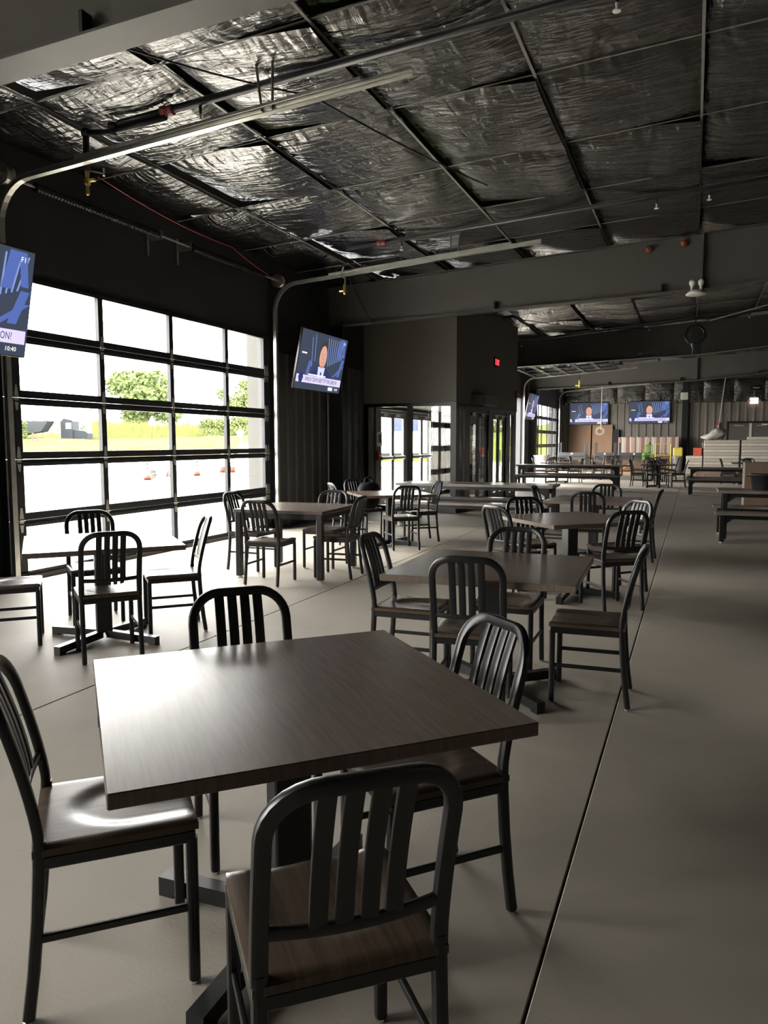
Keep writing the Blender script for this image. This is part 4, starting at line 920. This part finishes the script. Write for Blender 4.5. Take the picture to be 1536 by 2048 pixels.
for k in range(5200):
    px = rg.uniform(190, 560) if k % 4 else rg.uniform(-100, 200); d = rg.uniform(113, 144); p = P_out(px, d)
    p.z = max(0, (yz(853 - 6 * math.sin(px * .011 + 1), 145) if px > 190 else yz(872, 145))) * (1 - (1 - (d - 112) / 33) ** 2) - .1
    h = rg.uniform(.7, 1.7); w = rg.uniform(.05, .12); lx = rg.uniform(-.3, .3)
    q.add([p + rgt * -w, p + rgt * w, p + Vector((0, 0, h)) + rgt * lx], [(0, 1, 2)])
tag(q.obj('tall_grass', GRASS2), 'tall yellow-green grass on the rise behind the straw bank', 'grass', None, 'stuff')
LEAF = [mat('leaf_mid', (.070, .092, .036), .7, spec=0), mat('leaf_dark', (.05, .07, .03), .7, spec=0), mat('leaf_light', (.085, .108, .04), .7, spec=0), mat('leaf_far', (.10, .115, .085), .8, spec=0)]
BARK = mat('bark', (.10, .08, .06), .9, spec=0)
def tree(label, px, dist, top_py, bot_py, half_w_px, lm, seed, n=2600, base=None, group='trees beyond the pavement', name='tree', lobes=7):
    rr = random.Random(seed); p = P_out(px, dist, 0); zt, zb = yz(top_py, dist), yz(bot_py, dist); hw = half_w_px / F_PX * dist
    t = thing(name, label, name if name == 'tree' else 'bush', (p.x, p.y, base if base is not None else -.1), 0, group)
    b0 = base if base is not None else -.1
    H = zt - zb; L = []
    for k in range(lobes): L.append((Vector((rr.uniform(-.55, .55) * hw, rr.uniform(-.55, .55) * hw, zb + H * rr.uniform(.18, .80) - b0)), rr.uniform(.38, .55) * min(hw, H * .6)))
    L.append((Vector((0, 0, zt - H * .22 - b0)), min(hw, H) * .24 + H * .05)); L.append((Vector((0, 0, zb + H * .4 - b0)), hw * .72))
    q = MB(); ls = max(.13, hw * .075)
    for k in range(n):
        c, r = L[rr.randrange(len(L))]; v = Vector((rr.gauss(0, 1), rr.gauss(0, 1), rr.gauss(0, 1))).normalized() * r * rr.uniform(.55, 1.04); v.z *= .8
        a = Vector((rr.gauss(0, 1), rr.gauss(0, 1), rr.gauss(0, 1))).normalized() * ls; bb = a.orthogonal().normalized() * ls * rr.uniform(.4, .8); c2 = c + v
        q.add([c2 - a, c2 + bb, c2 + a, c2 - bb], [(0, 1, 2, 3)])
    q.obj('crown', lm, t)
    q = MB(); q.tube([(0, 0, 0), (0, 0, (zb - b0) + H * .6)], max(.08, hw * .06), 8, (1, 0, 0), scale=[1.3, .5])
    for k in range(4): c, r = L[k]; q.tube([(0, 0, c.z * .5), tuple(c)], hw * .025, 5, (1, 0, 0))
    q.obj('trunk', BARK, t)
    return t
tree('large round green tree seen through the middle of the near garage door', 296, 150, 742, 858, 62, LEAF[0], 1, 5200, 3.0, lobes=12)
tree('tall tree cut by the right jamb of the near garage door', 497, 140, 748, 862, 38, LEAF[2], 2, 3600, 3.0, lobes=9)
tree('smaller tree on the left of the one at the jamb', 454, 142, 768, 858, 20, LEAF[0], 3, 1800, 3.0)
for k, (px, tp, bt, hw, lm) in enumerate(((492, 830, 888, 32, 2), (455, 838, 880, 28, 2), (420, 836, 872, 22, 2), (30, 842, 880, 26, 0), (48, 856, 886, 16, 0))):
    tree(['leafy bush at the right jamb of the near garage door', 'leafy bush left of the jamb bush', 'low bush at the end of the grassy rise', 'tall bush beside the dark hopper trailer', 'low bush under the dark hopper trailer'][k], px, 108 if k > 2 else 118, tp, bt, hw, LEAF[lm], 20 + k, 1500, None if k > 2 else 1.2, 'bushes beyond the pavement', 'bush')
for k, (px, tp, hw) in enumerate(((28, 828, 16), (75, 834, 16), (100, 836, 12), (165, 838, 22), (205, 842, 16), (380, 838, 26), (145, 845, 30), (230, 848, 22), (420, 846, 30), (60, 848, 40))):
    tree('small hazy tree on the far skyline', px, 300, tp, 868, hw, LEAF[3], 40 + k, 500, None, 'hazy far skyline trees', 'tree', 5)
for k, (px, tp, hw) in enumerate(((985, 838, 16), (1003, 832, 14), (1040, 840, 18), (960, 846, 16), (930, 842, 18), (870, 838, 22), (800, 846, 24))):
    tree('tree outside seen through the vestibule glass', px, 130, tp, 872, hw, LEAF[0], 70 + k, 1200, None, 'trees seen through the vestibule', 'tree', 6)
bank('verge_grass', mat('verge_green', (.075, .095, .022), .8, spec=0, noise_s=.3, noise_a=.2), 700, 1110, 60, 95, lambda px: yz(876, 95), 'bright green verge seen through the vestibule glass', 'grass')
# vehicles and site things
def wheel(q, c, r, w, ax): q.lathe([(r * .3, -w / 2), (r * .9, -w / 2), (r, -w * .35), (r, w * .35), (r * .9, w / 2), (r * .3, w / 2)], 18, Matrix.Translation(c) @ (Matrix.Rotation(R(90), 4, 'X') if ax == 'x' else Matrix.Rotation(R(90), 4, 'Y')))
TYRE = mat('tyre', (.02, .02, .02), .8); DKTRUCK = mat('dark_truck_paint', (.014, .017, .02), .6, spec=.1)
vr = math.atan2(rgt.y, rgt.x)                                  # things that stand side-on
p = P_out(158, 112); t = thing('truck', 'dark semi truck cab parked beyond the straw bank', 'truck', (p.x, p.y, 1.0), vr)
q = MB(); q.box((-1.6, -1.1, .9), (.0, 1.1, 3.3)); q.prism([(-1.6, 3.3), (.0, 3.3), (-.1, 3.45), (-1.2, 3.7)], -1, 1); q.obj('cab', DKTRUCK, t)
MB().prism([(0, .7), (1.9, .7), (1.95, 1.7), (1.6, 2.0), (0, 2.2)], -.9, .9).obj('bonnet', DKTRUCK, t)
MB().box((-.9, -1.12, 2.3), (-.15, -1.1, 3.1)).obj('window', mat('truck_glass', (.12, .14, .15), .1), t)
MB().tube([(-1.75, -.9, .8), (-1.75, -.9, 4.2)], .09, 8, (1, 0, 0)).obj('exhaust_stack', CHROME, t)
MB().box((1.9, -1.0, .4), (2.1, 1.0, .75)).obj('bumper', CHROME, t)
for x in (1.3, -1.2, -2.4): q = MB(); wheel(q, (x, -.95, .5), .5, .3, 'x'); wheel(q, (x, .95, .5), .5, .3, 'x'); q.obj('wheel', TYRE, t)
MB().box((-3.2, -.5, .6), (1.5, .5, .85)).obj('chassis', DKTRUCK, t)
p = P_out(66, 112); t = thing('hopper_trailer', 'dark hopper trailer with sloped ends beyond the straw bank', 'trailer', (p.x, p.y, .9), vr)
MB().prism([(-3.6, 3.4), (3.0, 3.4), (2.0, 2.0), (-3.0, 1.2)], -1.1, 1.1).obj('hopper', mat('dark_blue_grey', (.025, .028, .03), .7, spec=.05), t); MB().box((-3.2, -.5, .9), (2.4, .5, 1.2)).obj('chassis', DKTRUCK, t)
for x in (-2.4, -1.2): q = MB(); wheel(q, (x, -.9, .5), .5, .3, 'x'); wheel(q, (x, .9, .5), .5, .3, 'x'); q.obj('wheel', TYRE, t)
MB().tube([(1.2, -1.2, 1.2), (1.4, -1.2, .2)], .05, 6).obj('landing_leg', DKTRUCK, t)
p = P_out(77, 100); ORG = mat('red_orange_paint', (.09, .014, .006), .5); t = thing('lift_mast', 'red orange lift mast in front of the hopper trailer', 'machine', (p.x, p.y, .3), vr)
for sx in (-.3, .3): MB().box((sx - .07, -.1, 0), (sx + .07, .1, 2.3)).obj('mast_rail', ORG, t)
for z in (.5, 1.2, 2.1): MB().box((-.3, -.06, z), (.3, .06, z + .12)).obj('cross_bar', ORG, t)
p = P_out(88, 92); t = thing('lumber_pile', 'pile of orange-tan boards lying on the straw bank', 'lumber', (p.x, p.y, .35), vr)
for k in range(7): MB().box((-1.6 + .2 * (k % 3), -.5 + .15 * k, .06 * (k % 3)), (1.5 + .15 * (k % 2), -.38 + .15 * k, .06 * (k % 3) + .06)).obj('board', mat('tan_board', (.07, .035, .015), .7), t)
p = P_out(33, 88); t = thing('utility_cart', 'white and blue skid cart at the edge of the straw bank', 'cart', (p.x, p.y, 0), vr)
MB().bbox((-.9, -.5, .3), (.6, .5, 1.0), .05).obj('body', WHITE, t); MB().bbox((-.6, -.51, 1.0), (.0, .5, 1.4), .05).obj('cover', mat('pale_blue', (.3, .4, .5), .5), t)
for x in (-.6, .4): q = MB(); wheel(q, (x, -.5, .2), .2, .15, 'x'); q.obj('wheel', TYRE, t)
for k, (px, tp) in enumerate(((112, 828), (121, 838), (132, 818), (143, 832), (164, 836), (318, 840), (225, 838))):
    p = P_out(px, 170); o = MB().tube([(0, 0, 0), (0, 0, yz(tp, 170) + .1)], .13, 6, (1, 0, 0)).obj('utility_pole', mat('pole_grey', (.05, .048, .045), .8)); o.location = p; tag(o, 'thin grey utility pole beyond the straw bank', 'pole', 'utility poles beyond the straw bank')
# cones
CO = mat('cone_orange', (.055, .009, .002), .5)
for k, (px, py, tall) in enumerate(((297, 957, 0), (396, 950, 0), (341, 954, 1), (447, 944, 1), (467, 944, 1))):
    d = (CAM_H + .1) * F_PX / (py - 884.5) + (1.6 if k == 2 else 0); p = P_out(px, d)
    t = thing('traffic_cone', ['orange traffic cone left of the wheelbarrow', 'short orange traffic cone standing alone right of the wheelbarrow', 'orange cone post behind the wheelbarrow', 'tall orange and white marker post beside its twin', 'tall orange and white marker post nearest the parked truck'][k], 'traffic cone', p, 0, 'traffic cones on the pavement')
    h = 1.15 if tall else .74; rb = .16 if tall else .17; hb = .17 if tall else .24
    MB().bbox((-hb, -hb, 0), (hb, hb, .035), .01).obj('base', CO if tall else STEEL, t)
    prof = lambda f: rb * (1 - f) + .045 * f
    for nm, f0, f1, mm in (('lower_cone', .03, .45, CO), ('white_band', .45, .66, WHITE), ('upper_cone', .66, .76, CO), ('white_collar', .76, .88, WHITE), ('tip', .88, 1.0, CO if tall else STEEL)):
        q = MB(); q.lathe([(prof(f0), h * f0), (prof(f1), h * f1)], 16); q.obj(nm, mm, t, True)
# wheelbarrow
p = P_out(327, 33.5); t = thing('wheelbarrow', 'blue-grey wheelbarrow standing on the pavement among cones', 'wheelbarrow', p, vr)
q = MB(); vs = [(-.62, -.33, .72), (.34, -.33, .66), (.34, .33, .66), (-.62, .33, .72), (-.3, -.22, .36), (.2, -.22, .36), (.2, .22, .36), (-.3, .22, .36)]
q.add(vs, [(0, 4, 5, 1), (1, 5, 6, 2), (2, 6, 7, 3), (3, 7, 4, 0), (4, 7, 6, 5)]); o = q.obj('tray', mat('tray_blue_grey', (.045, .05, .07), .5), t)
sol = o.modifiers.new('thickness', 'SOLIDIFY'); sol.thickness = .015
for sy in (-.2, .2): MB().tube([(-.45, sy * .4, .2), (.1, sy, .34), (.85, sy * 1.3, .62)], .02, 6).obj('handle', mat('tube_grey', (.25, .25, .25), .4), t); MB().tube([(.0, sy, .34), (.12, sy, .02), (.3, sy, .02), (.38, sy, .42)], .016, 6, (0, 1, 0)).obj('leg', MATS['tube_grey'], t)
q = MB(); wheel(q, (-.45, 0, .2), .2, .1, 'x'); q.obj('wheel', mat('dusty_tyre', (.05, .045, .035), .9), t)
# parked truck by the right jamb, lamp post, box truck beyond the vestibule
p = P_out(506, 36); t = thing('pickup_truck', 'white and red truck half hidden by the right jamb of the near garage door', 'truck', p, vr + .5)
MB().bbox((-.4, -1, .6), (5, 1, 1.5), .12).obj('body', WHITE, t); MB().bbox((.2, -.95, 1.5), (2, .95, 2.2), .2).obj('cab', mat('red_truck', (.08, .008, .007), .4), t); MB().box((-.2, -1.02, 1.0), (.05, -.99, 2.9)).obj('red_strip', MATS['red_truck'], t)
for x in (.6, 3.9): q = MB(); wheel(q, (x, -.95, .42), .42, .28, 'x'); wheel(q, (x, .95, .42), .42, .28, 'x'); q.obj('wheel', TYRE, t)
MB().box((-1.5, -.2, .45), (-.4, .2, .55)).obj('hitch_rack', ALU, t)
p = P_out(485, 40); t = thing('globe_lamp', 'small white globe lamp on a thin post by the right jamb', 'lamp', p); MB().tube([(0, 0, 0), (0, 0, yz(872, 40) + .1)], .03, 6, (1, 0, 0)).obj('post', ALU, t)
MB().lathe([(.02, -.2), (.14, -.14), (.2, 0), (.14, .14), (.02, .2)], 14, Matrix.Translation((-.05, 0, yz(866, 40) + .1))).obj('globe', WHITE, t)
p = P_out(815, 46); t = thing('box_truck', 'white box truck with a blue panel seen through the vestibule street doors', 'truck', p, vr)
MB().bbox((-3.2, -1.2, .9), (2.2, 1.2, 3.3), .05).obj('cargo_box', WHITE, t); MB().prism([(2.25, .6), (4.0, .6), (4.1, 1.5), (3.5, 2.5), (2.25, 2.6)], -1.1, 1.1).obj('cab', WHITE, t)
MB().box((-.9, -1.22, 2.2), (.6, -1.2, 3.0)).obj('blue_panel', mat('sign_blue', (.03, .04, .09), .4), t); MB().box((-.6, -1.22, 1.6), (.3, -1.2, 1.95)).obj('yellow_panel', YEL, t); MB().box((-3.2, -1.1, .6), (3.9, 1.1, .9)).obj('chassis', TYRE, t)
for x in (-2.2, 3.2): q = MB(); wheel(q, (x, -1.05, .45), .45, .28, 'x'); wheel(q, (x, 1.05, .45), .45, .28, 'x'); q.obj('wheel', TYRE, t)

MB().box((-TS / 2 - .0015, -.03, TZ - .034), (-TS / 2, .02, TZ - .004)).obj('tape_mark', mat('blue_tape', (.03, .06, .35), .5), ped)
